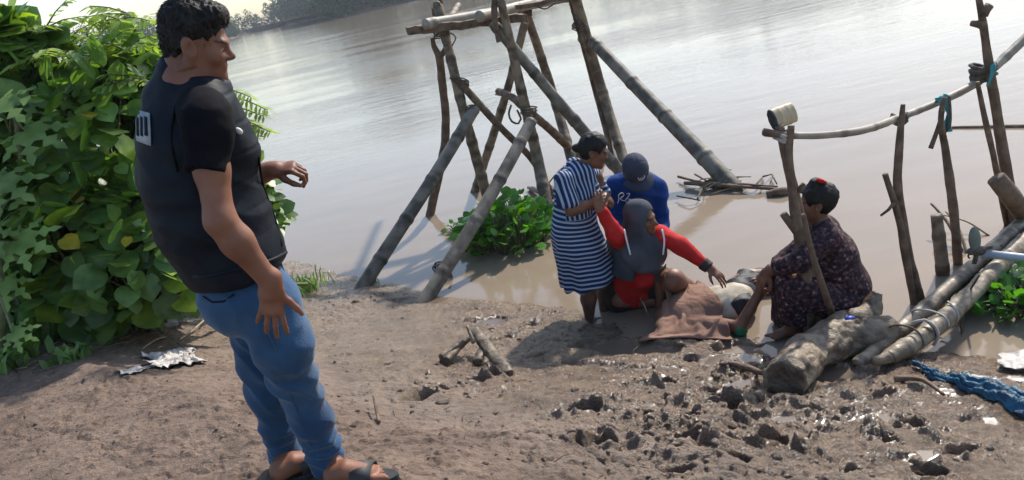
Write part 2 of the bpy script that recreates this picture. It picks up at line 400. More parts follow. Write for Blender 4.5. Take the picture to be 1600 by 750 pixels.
# ------------------------------------------------------------------ sky, sun, air
SUN_AZ, SUN_EL = math.radians(39), math.radians(42)      # azimuth measured from +Y towards +X
w = D.worlds.new('World'); SC.world = w; w.use_nodes = True; t = w.node_tree
sk = t.nodes.new('ShaderNodeTexSky'); sk.sky_type = 'NISHITA'; sk.sun_disc = False
sk.sun_elevation = SUN_EL; sk.sun_rotation = SUN_AZ; sk.dust_density = 1.2; sk.air_density = 1.2; sk.ozone_density = 1.0
tn_ = mixc(t, sk.outputs[0], (.99, 1.0, 1.03)); t.links.new(tn_, t.nodes['Background'].inputs[0]); t.nodes['Background'].inputs[1].default_value = .155
sl = D.lights.new('sun', 'SUN'); sl.energy = 4.2; sl.angle = math.radians(1.6); sl.color = (1, .93, .82)
so = D.objects.new('sun', sl); COL.objects.link(so)
sd = Vector((math.sin(SUN_AZ)*math.cos(SUN_EL), math.cos(SUN_AZ)*math.cos(SUN_EL), math.sin(SUN_EL)))
so.rotation_euler = sd.to_track_quat('Z', 'Y').to_euler(); so.location = sd*50
vs = SC.view_settings; vs.view_transform = 'Standard'; vs.look = 'None'; vs.gamma = 1; vs.exposure = 0.5
SC.cycles.max_bounces = 6; SC.cycles.volume_bounces = 0; SC.cycles.transparent_max_bounces = 8
SC.cycles.use_adaptive_sampling = True; SC.cycles.adaptive_threshold = .02; SC.cycles.use_denoising = True
SC.cycles.sample_clamp_indirect = 4; SC.cycles.caustics_reflective = False; SC.cycles.caustics_refractive = False

# ------------------------------------------------------------------ river bank
SH = [(-12, 420), (470, 405), (560, 432), (640, 446), (700, 466), (800, 470), (880, 476), (950, 500), (1010, 512), (1080, 505), (1150, 515), (1200, 530), (1290, 545), (1370, 545), (1420, 540), (1500, 545), (1600, 562), (1720, 600)]
shore = np.array([Z(*p)[:2] for p in SH[1:]])
shore = np.vstack([[-60, 40], [-14, 17.5], [-5, 10.2], shore, [[3.4, 2.2], [12, -6]]])
def shore_d(x, y):
    best = np.full(np.shape(x), 1e9); sg = np.zeros(np.shape(x))
    for a, b in zip(shore[:-1], shore[1:]):
        ab = b-a; L = ab@ab; t = np.clip(((x-a[0])*ab[0]+(y-a[1])*ab[1])/L, 0, 1)
        dx = x-a[0]-t*ab[0]; dy = y-a[1]-t*ab[1]; d = np.hypot(dx, dy)
        s = np.sign(ab[0]*dy-ab[1]*dx)
        m_ = d < best-1e-9; best = np.where(m_, d, best); sg = np.where(m_, s, sg)
    return -best*sg       # positive on land
def profile(d):
    return np.interp(d, [-60, -8, -3, -1, -.3, 0, .35, 1, 2, 2.8, 4, 8, 60], [-3, -1.3, -.6, -.22, -.07, -.012, .06, .22, .60, .93, .99, 1.05, 1.4])
# footprints and holes: (px, py, length m, width m, image angle in degrees, depth m)
PITS = [(902, 640, .25, .085, 5, .075), (655, 622, .20, .12, 10, .06), (745, 598, .16, .11, 0, .07), (772, 590, .12, .10, 0, .08), (690, 612, .14, .09, 0, .05), (1040, 600, .14, .10, 80, .10), (1120, 626, .12, .12, 0, .08),
        (1145, 640, .14, .10, 30, .09), (940, 695, .14, .10, 0, .07), (905, 698, .10, .10, 0, .05), (1010, 690, .10, .07, 0, .07), (1085, 655, .13, .08, 60, .07), (1075, 690, .15, .08, 10, .07), (1140, 570, .22, .07, 40, .06),
        (790, 530, .25, .12, 20, .05), (830, 508, .22, .1, 15, .05), (1150, 722, .12, .1, 0, .06), (1200, 690, .14, .07, 0, .05), (1290, 665, .14, .06, 10, .04), (1380, 690, .13, .07, 0, .05), (1450, 740, .15, .08, 0, .05),
        (1500, 705, .24, .09, 12, .06), (1425, 668, .22, .09, 160, .06), (1250, 700, .24, .09, 20, .06), (840, 560, .22, .09, 15, .05), (540, 560, .1, .07, 0, .02), (1180, 585, .18, .08, 50, .05), (1390, 620, .12, .08, 0, .05), (1010, 600, .1, .06, 0, .03), (880, 590, .12, .05, 10, .03), (1060, 735, .14, .08, 0, .05), (1330, 735, .15, .07, 20, .04)]
POOLS = [(1100, 562, .28, .07, 0), (1010, 575, .24, .05, 0), (1400, 722, .15, .05, 0), (1240, 615, .12, .05, 0), (1335, 622, .14, .05, 0), (1500, 592, .2, .06, 0), (960, 640, .16, .04, 0), (1060, 512, .60, .22, 0), (985, 545, .45, .13, 0), (1290, 580, .28, .10, 0), (1220, 655, .26, .09, 0), (1370, 655, .2, .07, 0), (1470, 610, .25, .08, 0), (930, 570, .3, .06, 0), (1180, 545, .3, .12, 0),
         (1530, 655, .12, .05, 0), (760, 500, .35, .08, 0), (1120, 600, .15, .07, 0), (640, 470, .3, .06, 0)]
def on_bank(px, py):
    z = .2
    for _ in range(12):
        p = Z(px, py, z); z = .5*z+.5*float(profile(shore_d(p[0], p[1])))
    return Z(px, py, z)
for q in (PITS, POOLS):
    for i, e in enumerate(q):
        p = on_bank(e[0], e[1]); e2 = on_bank(e[0]+20*math.cos(math.radians(e[4])), e[1]-20*math.sin(math.radians(e[4])))
        q[i] = (p, unit((e2-p)[:2]), e[2], e[3], e[5] if len(e) > 5 else 0)
CH = [(on_bank(*p)[:2], r, a) for p, r, a in [((1090, 650), .55, 1.25), ((960, 690), .5, .8), ((1150, 590), .5, 1.2), ((700, 600), .38, .75), ((550, 470), .45, .55), ((860, 500), .5, .5), ((1480, 700), .8, .55), ((1300, 640), .6, .4), ((1180, 730), .6, .6), ((820, 720), .6, .35)]]
def ground(x, y, detail=True):
    x = np.asarray(x, float); y = np.asarray(y, float)
    d = shore_d(x, y)+.06*fbm2(x*1.6+4, y*1.6, 3)
    z = profile(d)
    z = z+.022*fbm2(x*1.1, y*1.1, 3)*sst(-.2, .6, d)
    wet = 1-sst(.45, .92, z+.16*fbm2(x*1.3, y*1.3+8, 3)-.02*x)
    pool = np.zeros_like(z)
    if detail:
        ch = .18+.25*sst(-.3, .5, fbm2(x*1.7+31, y*1.7, 3))
        for c, r, a in CH: ch = ch+a*np.exp(-((x-c[0])**2+(y-c[1])**2)/r**2)
        land = sst(-.15, .12, d)
        n = fbm2(x*9, y*9, 5, .55); rid = 1-np.abs(fbm2(x*6.5+9, y*6.5, 4, .5))*2.6
        wx = x+.02*vn2(x*13, y*13); wy = y+.02*vn2(x*13+9, y*13+3)
        clod = np.maximum(vn2(wx*22, wy*22)-.25, 0)**.8*np.maximum(vn2(wx*5+3, wy*5)+.15, 0)
        sm = fbm2(x*4.2+.9*fbm2(x*3, y*3, 2)+2, y*7.5+.9*fbm2(x*3+7, y*3, 2), 4, .55)
        z = z+land*(ch*(.026*n+.012*np.maximum(rid, 0)+.020*clod+.040*np.maximum(sm, -.1))+.004*fbm2(x*38, y*38, 3))
        # flat lumpy crust on the drier side
        crust = np.maximum(fbm2(x*14+2, y*17, 4, .6), 0); z = z+(1-.6*wet)*.030*crust*sst(-.2, .4, fbm2(x*1.6, y*1.6, 2)+.15)
        # drying cracks in the wet flats
        cr = np.abs(fbm2(x*3.1+1.5, y*3.1+40, 4, .5)); z = z-.012*np.exp(-(cr/.02)**2)*land
        for p, ax, L, W, dep in PITS:
            dx = x-p[0]; dy = y-p[1]; m_ = (dx*dx+dy*dy) < .36
            if not m_.any(): continue
            dxm, dym = dx[m_], dy[m_]
            u = dxm*ax[0]+dym*ax[1]; v_ = -dxm*ax[1]+dym*ax[0]
            u = u+.02*vn2(x[m_]*14, y[m_]*14); v_ = v_+.015*vn2(x[m_]*17+5, y[m_]*17)
            r = np.sqrt((u/(L/2))**2+(v_/(W/2))**2); dz = -dep*(1-sst(.55, 1.05, r))+.38*dep*np.exp(-((r-1.22)/.22)**2)*(1+.5*vn2(x[m_]*26, y[m_]*26))
            z[m_] = z[m_]+dz; wet[m_] = np.maximum(wet[m_], 1-sst(1.0, 1.6, r))
        for p, ax, L, W, _ in POOLS:
            u = (x-p[0])*ax[0]+(y-p[1])*ax[1]; v_ = -(x-p[0])*ax[1]+(y-p[1])*ax[0]
            r = np.sqrt((u/L)**2+(v_/W)**2)+.9*fbm2(x*6, y*6, 4)
            lev = p[2]-.012-.22*W; mk = (r < 1.25)
            zz = z-(.015+.42*W)*(1-sst(.55, 1.15, r))*mk
            inp = mk & (zz < lev); z = np.where(inp, lev, zz); pool = np.maximum(pool, inp*np.clip((lev-zz)/.007, 0, 1)); wet = np.maximum(wet, (1-sst(1.0, 1.5, r)))
    return z, np.clip(wet, 0, 1), pool
def gz(x, y): return float(ground(np.array([x]), np.array([y]), False)[0][0])
def GP(px, py, lift=0.0):
    p = on_bank(px, py)
    return V3(p[0], p[1], p[2]+lift)
def build_ground():
    u = np.concatenate([-np.geomspace(12, 1.25, 26)[:-1], np.linspace(-1.25, 1.05, 860), np.geomspace(1.05, 12, 26)[1:]])
    yy = np.concatenate([[-3, -1.5, -.3, .5, 1.0], np.geomspace(1.5, 9.5, 640), np.geomspace(9.5, 60, 30)[1:]])
    A = np.maximum(yy, 1.3)+0*yy
    X = u[None, :]*A[:, None]; YY = np.repeat(yy[:, None], len(u), 1)
    z, wet, pool = ground(X.ravel(), YY.ravel())
    n, m_ = X.shape; i = np.arange((n-1)*m_).reshape(n-1, m_)[:, :-1].ravel()
    f = np.stack([i, i+1, i+1+m_, i+m_], 1)
    o = mesh('ground', np.stack([X.ravel(), YY.ravel(), z], 1), f, M['mud'], attrs=dict(wet=wet, pool=pool)); tag(o, kind='structure')
build_ground()
R_ = 1500
tag(mesh('water', [(-R_, -3, 0), (R_, -3, 0), (R_, 1400, 0), (-R_, 1400, 0)], [(0, 1, 2, 3)], M['water'], smooth=False), kind='structure')

# ------------------------------------------------------------------ far bank
def far_pts(): return [Z(-700, 330)[:2], Z(100, 122)[:2], Z(240, 89)[:2], Z(370, 57)[:2], Z(440, 41)[:2], Z(505, 26)[:2]]
FB = [V3(-520, 330), V3(-330, 262), *[np.array(p) for p in (Z(240, 89)[:2], Z(370, 57.5)[:2], Z(440, 41)[:2], Z(510, 26)[:2])], V3(20, 420), V3(60, 560)]
NB = [np.array(p) for p in (Z(508, 27)[:2], Z(540, 25)[:2], Z(600, 12)[:2], Z(652, -1)[:2])]; NB += [V3(30, 160), V3(130, 190), V3(300, 260), V3(600, 420)]
def bank(name, L, depth, zt, seed):
    v = []; f = []; P = resample([np.append(p, 0) for p in L], 6)
    T = np.gradient(P, axis=0); Nn = np.stack([-T[:, 1], T[:, 0]], 1); Nn /= np.linalg.norm(Nn, axis=1)[:, None]
    for i, p in enumerate(P):
        for s, zz in ((-.5, -.6), (0, .1), (3, zt), (depth, zt+1)):
            w_ = .8*math.sin(i*1.7+seed)+.5*math.sin(i*.63)
            v.append((p[0]+Nn[i][0]*(s+w_*(s > -1)), p[1]+Nn[i][1]*(s+w_), zz))
    for i in range(len(P)-1):
        for k in range(3): f.append((i*4+k, (i+1)*4+k, (i+1)*4+k+1, i*4+k+1))
    tag(mesh(name, v, f, M['mud'], attrs=dict(wet=[.2]*len(v), pool=[0]*len(v))), kind='structure'); return P, Nn
def wood(name, L, label, hmin, hmax, seed, rows=3, step=3.2, first=None):
    P, Nn = bank('far_bank', L, 60, .9, seed)
    r = np.random.default_rng(seed); cen = []; rad = []; tone = []
    s = 0
    P2 = resample([np.append(p, 0) for p in L], step)
    T = np.gradient(P2, axis=0); N2 = np.stack([-T[:, 1], T[:, 0]], 1); N2 /= np.linalg.norm(N2, axis=1)[:, None]
    for i, p in enumerate(P2):
        dist = np.hypot(*p[:2])
        if dist > 520: continue
        for row in range(rows):
            if r.random() < .05: continue
            H = r.uniform(hmin, hmax)*(1+.10*row)*(1+.35*math.sin(i*.23+seed)); o = row*4+r.uniform(0, 2.0)-.4
            c = V3(p[0]+N2[i][0]*o, p[1]+N2[i][1]*o, 0); tn = r.uniform(.7, 1.35)
            for b in range(7):
                hh = H*(.08+.78*b/6)
                wd = H*.30*math.sin(.5+2.3*b/6)+.5
                q = c+V3(r.normal()*wd*.5, r.normal()*wd*.5, hh+.5)
                cen.append(q); rad.append(wd*r.uniform(.55, .95)); tone.append(tn*r.uniform(.85, 1.2))
    cen = np.array(cen); rad = np.array(rad); tone = np.array(tone)
    K = 64; n = len(cen)*K
    d = r.normal(size=(n, 3)); d /= np.linalg.norm(d, axis=1)[:, None]; c = np.repeat(cen, K, 0); rr = np.repeat(rad, K)
    pos = c+d*(rr*r.uniform(.55, 1.05, n))[:, None]*V3(1, 1, .8); pos[:, 2] = np.maximum(pos[:, 2], .25)
    sz = r.uniform(.22, .5, n)*(np.repeat(rad, K)*.28+.3)
    nn = unit(V3(0, 0, 1))+d*1.1+r.normal(size=(n, 3))*.5; nn /= np.linalg.norm(nn, axis=1)[:, None]
    a = np.cross(nn, r.normal(size=(n, 3))); a /= np.linalg.norm(a, axis=1)[:, None]; b = np.cross(nn, a)
    quad = np.stack([pos+(a)*sz[:, None], pos+b*(sz*.7)[:, None], pos-a*sz[:, None], pos-b*(sz*.8)[:, None]], 1).reshape(-1, 3)
    f = np.arange(n*4).reshape(-1, 4); tn = np.repeat(np.repeat(tone, K)*r.uniform(.75, 1.3, n), 4)
    o = mesh(name, quad, f, M['far'], smooth=False, col=np.stack([tn*1.05, tn, tn*.9], 1)); tag(o, label, 'woodland', kind='stuff')
wood('distant_woods', FB, 'long low belt of hazy trees on the far bank behind the man', 7, 10.5, 5, 3, 3.4)
wood('riverside_woods', NB, 'taller darker trees at the river bend along the top edge', 12, 17, 9, 3, 4.0)
def box(name, lo, hi, mat):
    x0, y0, z0 = lo; x1, y1, z1 = hi
    v = [(x0,y0,z0),(x1,y0,z0),(x1,y1,z0),(x0,y1,z0),(x0,y0,z1),(x1,y0,z1),(x1,y1,z1),(x0,y1,z1)]
    return mesh(name, v, [(0,3,2,1),(4,5,6,7),(0,1,5,4),(1,2,6,5),(2,3,7,6),(3,0,4,7)], mat, smooth=False)
hz = D.materials.new('haze'); hz.use_nodes = True; t = hz.node_tree; t.nodes.remove(t.nodes['Principled BSDF'])
pv = t.nodes.new('ShaderNodeVolumePrincipled'); pv.inputs['Color'].default_value = (.80, .88, .97, 1); pv.inputs['Density'].default_value = .00055; pv.inputs['Anisotropy'].default_value = .3
t.links.new(pv.outputs[0], t.nodes['Material Output'].inputs['Volume'])
tag(box('haze', (-620, -20, -5), (640, 640, 30), hz), kind='stuff')
# ------------------------------------------------------------------ people: shared pieces
def frame(fwd, up):
    u = unit(up); f = unit(np.asarray(fwd, float)-u*np.dot(u, fwd)); l = np.cross(u, f); return f, u, l
def head_prims(c, fwd, up, s=1.0, ears=True):
    f, u, l = frame(fwd, up); ax = (f, l, u)
    P = lambda a, b, d=0.0: c+s*(f*a+u*b+l*d)
    o = [ell(P(-.016, .032), (.098*s, .076*s, .090*s), ax, k=.02*s),
         ell(P(.020, -.035), (.066*s, .060*s, .078*s), ax, k=.03*s),
         ell(P(.045, -.078), (.040*s, .038*s, .032*s), ax, k=.025*s),
         ell(P(.074, -.098), (.020*s, .022*s, .018*s), ax, k=.018*s),
         cone(P(.078, .020, -.032), P(.078, .020, .032), .013*s, .013*s, k=.016*s),
         cone(P(.082, .012), P(.104, -.020), .007*s, .012*s, k=.010*s),
         cone(P(.094, -.026, -.012), P(.094, -.026, .012), .0085*s, .0085*s, k=.008*s)]
    for q in (-1, 1):
        o += [ell(P(.058, -.022, .036*q), (.026*s, .024*s, .026*s), ax, k=.02*s), cone(P(.010, -.075, .045*q), P(.0, -.02, .064*q), .017*s, .014*s, k=.02*s),
              ell(P(.090, .002, .031*q), (.013*s, .015*s, .010*s), ax, k=.010*s, sub=True),
              ell(P(.074, .001, .031*q), (.0125*s,)*3, ax, k=.003*s)]
        if ears: o += [ell(P(-.012, -.004, .084*q), (.023*s, .012*s, .036*s), (f+.25*u, l, u), k=.005*s), ell(P(-.004, -.002, .092*q), (.011*s, .007*s, .019*s), ax, k=.004*s, sub=True)]
    o += [cone(P(.080, -.052, -.017), P(.080, -.052, .017), .0085*s, .0085*s, k=.007*s), cone(P(.077, -.064, -.014), P(.077, -.064, .014), .0095*s, .0095*s, k=.006*s),
          cone(P(.092, -.0575, -.02), P(.092, -.0575, .02), .0025*s, .0025*s, k=.003*s, sub=True)]
    return o
def face_colour(v, c, fwd, up, s, base):
    """eyes, eyebrows and lips of their own colour on the skin"""
    f, u, l = frame(fwd, up); q = (v-c)/s; a = q@f; b = q@u; d = np.abs(q@l)
    def m_(x, col):
        base[x] = col
    front = a > .055
    m_(front & (np.hypot((b+.0585)/.012, d/.027) < 1), (.85, .50, .48))
    m_(front & (np.hypot((b-.001)/.0055, (d-.031)/.0135) < 1), (1.5, 2.6, 4.0))
    m_(front & (np.hypot((b-.001)/.0075, (d-.031)/.0155) < 1) & (np.abs(b-.001) > .0045), (.22, .16, .15))
    m_(front & (np.hypot((b-.001)/.006, (d-.031)/.006) < 1), (.06, .05, .06))
    m_((a > .05) & (np.hypot((b-.0215-.12*np.clip(d-.03, -1, .02))/.0045, (d-.034)/.019) < 1), (.12, .1, .1))
    return base
def hair_prims(c, fwd, up, s=1.0, low=-.05, thick=.014):
    f, u, l = frame(fwd, up); ax = (f, l, u); P = lambda a, b, d=0.0: c+s*(f*a+u*b+l*d)
    t_ = thick
    return [ell(P(-.018, .038), ((.095+t_)*s, (.078+t_)*s, (.092+t_)*s), ax, k=.01),
            ell(P(-.044, -.004), (.062*s, .069*s, .068*s), ax, k=.03*s),
            ell(P(.120, -.010), (.084*s, .12*s, .104*s), (f-.35*u, l, u+.35*f), k=.012*s, sub=True),
            ell(P(.016, -.024, .10), (.050*s, .046*s, .054*s), ax, k=.008*s, sub=True), ell(P(.016, -.024, -.10), (.050*s, .046*s, .054*s), ax, k=.008*s, sub=True),
            plane(P(0, low), -u+.25*f)]
def chain(p, rs, k=.006, **a):
    return [cone(p[i], p[i+1], rs[i], rs[i+1], k=k, **a) for i in range(len(p)-1)]
def hand_prims(wr, d, back, thumb, s=1.0, curl=(25, 30, 35, 40), spread=(9, 2, -5, -13), th=(.55, .75, .1), rw=.026, thcurl=25):
    """wrist, direction of the palm, direction out of the back of the hand, direction of the thumb side"""
    d = unit(d); back = unit(np.asarray(back)-d*np.dot(back, d)); t_ = np.cross(back, d)
    if np.dot(t_, thumb) < 0: t_ = -t_
    o = [cone(wr-d*.03*s, wr+d*.02*s, rw*s, rw*s, side=t_, ws=1.15, k=.015)]
    o += [cone(wr+d*.015*s+t_*.0*s, wr+d*.078*s+t_*.002*s, .0155*s, .0135*s, side=t_, ws=2.5, k=.012)]
    L = ((.040, .025, .021), (.044, .028, .022), (.041, .026, .021), (.032, .019, .018))
    for i in range(4):
        off = (.030, .010, -.010, -.028)[i]; base = wr+d*(.080-(.0, -.004, .001, .010)[i])*s+t_*off*s
        sp = math.radians(spread[i]); dd = unit(d*math.cos(sp)+t_*math.sin(sp)); c = math.radians(curl[i]); p = [base-dd*.02*s, base]; ang = 0
        for j, l_ in enumerate(L[i]):
            ang += c*(.8, 1.1, .7)[j]
            p.append(p[-1]+s*l_*(dd*math.cos(ang)-back*math.sin(ang)))
        r = (.0085, .0092, .0085, .0078, .0066) if i < 3 else (.0075, .008, .0073, .0066, .0056)
        o += chain(p, [q*s for q in r], k=.004*s)
    b0 = wr+d*.022*s+t_*.020*s; a = unit(d*th[0]+t_*th[1]-back*th[2]*3); p = [b0, b0+a*.040*s]; c = math.radians(thcurl)
    a2 = unit(a*math.cos(c)+d*math.sin(c)); p.append(p[-1]+a2*.032*s); a3 = unit(a2*math.cos(c)+unit(d-t_*.4)*math.sin(c)); p.append(p[-1]+a3*.025*s)
    return o+chain(p, [.014*s, .0115*s, .0098*s, .0078*s], k=.006*s)
def foot_prims(heel, toe, s=1.0, up=(0, 0, 1), ankle=None):
    d = unit(toe-heel); L = np.linalg.norm(toe-heel); up = unit(up); sd = np.cross(up, d)
    H = lambda a, b, c=0.0: heel+d*a*L+up*b+sd*c
    o = [cone(H(.12, .030), H(.65, .024), .032*s, .024*s, side=sd, ws=1.2, k=.02), cone(H(.35, .05), H(.7, .022), .030*s, .020*s, side=sd, ws=1.4, k=.02),
         cone(H(.62, .018), H(.76, .015), .018*s, .015*s, side=sd, ws=2.5, k=.012)]
    for i in range(5):
        c = (-.033+.0165*i)*s; e = 1-.045*abs(i)
        o += [cone(H(.76, .014, c), H(.985*e, .011, c*1.08), (.0125 if i == 0 else .009)*s, (.011 if i == 0 else .0075)*s, k=.004)]
    if ankle is not None: o += [cone(ankle, H(.16, .04), .036*s, .034*s, k=.025)]
    return o
def folds(v, amp, sc, o=3, st=(1, 1, 1), seed=0): return amp*fbm3(v*np.array(st)*sc+seed, o)
def ridge(v, amp, sc, dr, seed=0, warp=.5):
    """soft parallel creases across the direction dr"""
    w_ = (v@unit(dr))*sc+warp*fbm3(v*sc*.35+seed, 2)*3
    return amp*(1-np.abs(np.sin(w_*math.pi))*2)*(.5+.5*fbm3(v*sc*.4+seed+5, 2))
def skinc(v): return np.ones((len(v), 3))*(1+.10*fbm3(v*9, 2))[:, None]*np.array([1, .98, .97])

# ------------------------------------------------------------------ the man standing on the bank
def standing_man():
    root = thing('person', 'man standing on the dry bank in dark padded vest and blue jeans', 'person', (-.78, 2.45, .95))
    hc = Y(310, 72, 2.43); fwd = unit(V3(.93, .10, -.30)); up = unit(V3(.36, .04, 1.0)); s = .93
    side = V3(.22, -.975, 0)                       # his right side, nearest the camera
    hip = Y(388, 455, 2.44); chest = Y(300, 215, 2.43); neck = Y(288, 128, 2.42)
    shR = Y(322, 186, 2.245); elR = Y(344, 345, 2.15); wrR = Y(424, 443, 2.17)
    shL = Y(296, 190, 2.62); elL = Y(352, 300, 2.72); wrL = Y(424, 266, 2.68)
    body = head_prims(hc, fwd, up, s)
    body += [cone(neck+V3(-.01, 0, -.04), hc+fwd*-.02+up*-.05, .060, .056, k=.03), cone(neck, chest, .07, .12, side=side, ws=1.3, k=.05), cone(chest, hip, .12, .12, side=side, ws=1.25, k=.05),
             cone(neck+V3(0, 0, -.06), shR, .05, .055, k=.05), cone(neck+V3(0, 0, -.06), shL, .05, .055, k=.05)]
    body += chain([shR, (shR+elR)/2+V3(-.004, 0, 0), elR], [.054, .046, .041], k=.03)+chain([elR, elR*.68+wrR*.32, wrR], [.041, .044, .0285], k=.03)
    body += chain([shL, elL], [.058, .045], k=.03)+chain([elL, elL*.65+wrL*.35, wrL], [.045, .045, .029], k=.03)
    hd = unit(Y(419, 500, 2.17)-wrR)
    body += hand_prims(wrR+hd*.01, Y(424, 500, 2.16)-wrR, V3(.1, -1, .15), V3(1, 0, .1), 1.0, curl=(14, 12, 14, 18), spread=(10, 2, -6, -18), th=(.6, .75, .05), thcurl=8, rw=.028)
    body += hand_prims(wrL, V3(1, -.1, -.05), V3(.05, -.35, .93), V3(.1, -.9, -.3), 1.0, curl=(48, 55, 58, 60), spread=(6, 2, -3, -8), th=(.8, .45, .25), thcurl=20, rw=.028)
    kR = Y(458, 588, 2.40); aR = Y(520, 718, 2.46); kL = Y(403, 590, 2.56); aL = Y(448, 712, 2.60)
    body += chain([hip+side*.07, kR, aR], [.070, .045, .040], k=.03)+chain([hip-side*.07, Y(416, 600, 2.57), aL], [.070, .042, .040], k=.03)
    zg = .955
    hR = Z(513, 754, zg+.012); tR = Z(607, 741, zg+.012); hL = Z(428, 752, zg+.012); tL = Z(520, 712, zg+.012)
    body += foot_prims(hR, hR+unit(tR-hR)*.235, 1.0, ankle=aR)+foot_prims(hL, hL+unit(tL-hL)*.25, 1.05, ankle=aL)
    def colf(v):
        c = skinc(v); c *= V3(.86, .83, .84); hm = np.linalg.norm(v-hc, axis=1) < .17
        c[hm] *= V3(.92, .93, .95)
        return face_colour(v, hc, fwd, up, s, c)
    blob('body', body, .0048, M['skin'], root, colf=colf)
    hp = hair_prims(hc, fwd, up, s, -.045, .005)
    f, u, l = frame(fwd, up)
    hp.insert(1, cone(hc+s*(f*.05+u*.105-l*.03), hc+s*(f*.052+u*.105+l*.03), .028, .028, k=.03)); hp.insert(1, ell(hc+s*(-.02*f+u*.085), (.085, .07, .06), (f, l, u), k=.03))
    ho = blob('hair', hp, .004, M['hair'], root, disp=lambda v: .006*(1-np.abs(fbm3(v*np.array([55, 55, 26]), 3))*3.0)-.003, it=0)
    hv = np.array([tuple(q.co) for q in ho.data.vertices])+np.array(root['_w']); hn = np.array([tuple(q.normal) for q in ho.data.vertices]); r_ = np.random.default_rng(8); k_ = r_.choice(len(hv), 6500); B_ = hv[k_]; n_ = hn[k_]
    fl = n_*.30+r_.normal(size=n_.shape)*.35+(-f*.35-u*.25)[None]; fl /= np.linalg.norm(fl, axis=1)[:, None]; L_ = r_.uniform(.006, .012, len(B_))[:, None]; sd_ = np.cross(fl, r_.normal(size=fl.shape)); sd_ = sd_/np.linalg.norm(sd_, axis=1)[:, None]*.0009
    B_ = B_-n_*.002; HV = np.stack([B_-sd_, B_+sd_, B_+fl*L_*.6+sd_*.7, B_+fl*L_*.6-sd_*.7, B_+fl*L_-u*L_*.25], 1).reshape(-1, 3); i5 = np.arange(len(B_))*5
    mesh('hair_strands', HV, [tuple(q) for q in np.stack([i5, i5+1, i5+2, i5+3], 1).tolist()]+[tuple(q) for q in np.stack([i5+3, i5+2, i5+4], 1).tolist()], M['hair'], ho)
    tip = shR*.42+elR*.58; e2 = Y(321, 270, 2.18)
    axs = unit(elR-shR)
    tee = [cone(shR+V3(0, .04, .015), shR+axs*.06, .062, .064, k=.03), cone(shR+axs*.05, e2, .064, .0605, f1=True, k=.02),
           cone(neck+V3(0, 0, -.05), shR, .06, .07, k=.04), cone(shL+V3(0, -.03, 0), elL, .06, .05, k=.03), cone(chest, hip, .13, .13, side=side, ws=1.2, k=.03)]
    blob('t_shirt', tee, .006, M['tee'], root, disp=lambda v: folds(v, .006, 14, 3)+ridge(v, .0025, 9, V3(.2, 0, 1)))
    # padded vest
    w_ = .435
    def T(x, y, r, ws): return Y(x, y, 2.435), r, ws
    st = [T(288, 155, .100, 1.35), T(297, 205, .146, 1.25), T(307, 272, .170, 1.17), T(333, 340, .178, 1.14), T(360, 390, .166, 1.18), T(376, 424, .158, 1.2)]
    vest = [cone(st[i][0], st[i+1][0], st[i][1], st[i+1][1], side=side, ws=(st[i][2]+st[i+1][2])/2, k=.03, f1=(i == len(st)-2)) for i in range(len(st)-1)]
    vest += [cone(Y(281, 158, 2.43), Y(301, 110, 2.43), .100, .092, f1=True, side=side, ws=.95, k=.012),
             cone(neck+V3(0, 0, -.06), shR+V3(-.01, .05, .02), .060, .055, k=.05), cone(neck+V3(0, 0, -.06), shL+V3(0, -.05, .02), .060, .055, k=.05),
             cone(Y(338, 155, 2.43), Y(375, 232, 2.43), .045, .05, side=side, ws=1.8, k=.09),
             ell(shR+V3(.0, -.03, -.035), (.068, .075, .092), (V3(1, 0, 0), V3(0, 1, 0), axs), k=.012, sub=True),]
    hd_ = unit(Y(462, 400, 2.435)-Y(296, 440, 2.435)); vest.append(plane(Y(380, 422, 2.435), V3(hd_[2], 0, -hd_[0])))
    bd = unit(st[-1][0]-st[1][0]); fwdv = unit(V3(.97, .22, .2))
    def vd(v):
        s_ = v@bd; q = np.abs(np.sin(s_*math.pi/.088+.35*fbm3(v*5, 2)))
        return -.0035*np.exp(-(q/.14)**2)*sst(.05, .2, (v-st[2][0])@fwdv)+folds(v, .010, 7, 3)+ridge(v, .004, 9, V3(.7, 0, 1), 8)
    vo = blob('vest', vest, .006, M['vest'], root, disp=vd)
    decal('back_patch', vo, [(214, 172), (236, 178), (238, 228), (216, 220)], M['patch'], root, 7)
    for a, b in ((217, 220), (223, 226), (229, 233)): decal('patch_letter', vo, [(a, 183), (b, 185), (b+1, 214), (a+1, 212)], M['vest'], root, 3, .0075)
    bc = skin_pts(vo, [(372, 205)], .002)[0]; blob('badge', [ell(bc, (.014, .008, .010), (V3(.7, 0, -.7), V3(0, 1, 0), V3(.7, 0, .7)))], .003, M['white'], root)
    tube_obj('armhole_seam', skin_pts(vo, [(275, 165), (268, 200), (270, 235), (278, 268)], .001), .004, M['tee'], root, sides=6)
    tube_obj('hem', skin_pts(vo, [(303, 432), (330, 430), (362, 422), (400, 414), (430, 404), (455, 393)], .0), .007, M['vest'], root, sides=6)
    tube_obj('seam', skin_pts(vo, [(404, 245), (418, 290), (430, 335), (440, 385)], .0), .004, M['tee'], root, sides=6)
    # jeans
    j = [cone(Y(364, 408, 2.44), Y(385, 455, 2.44), .140, .136, side=side, ws=1.15, k=.04), ell(Y(376, 468, 2.44), (.125, .15, .11), k=.05)]
    j += chain([Y(412, 470, 2.36), Y(442, 540, 2.36), Y(457, 585, 2.39), Y(486, 655, 2.43)], [.115, .098, .080, .070], k=.035)
    j += [cone(Y(486, 655, 2.43), Y(514, 728, 2.46), .070, .062, f1=True, k=.03), cone(Y(508, 716, 2.46), Y(513, 730, 2.46), .066, .067, f1=True, k=.006)]
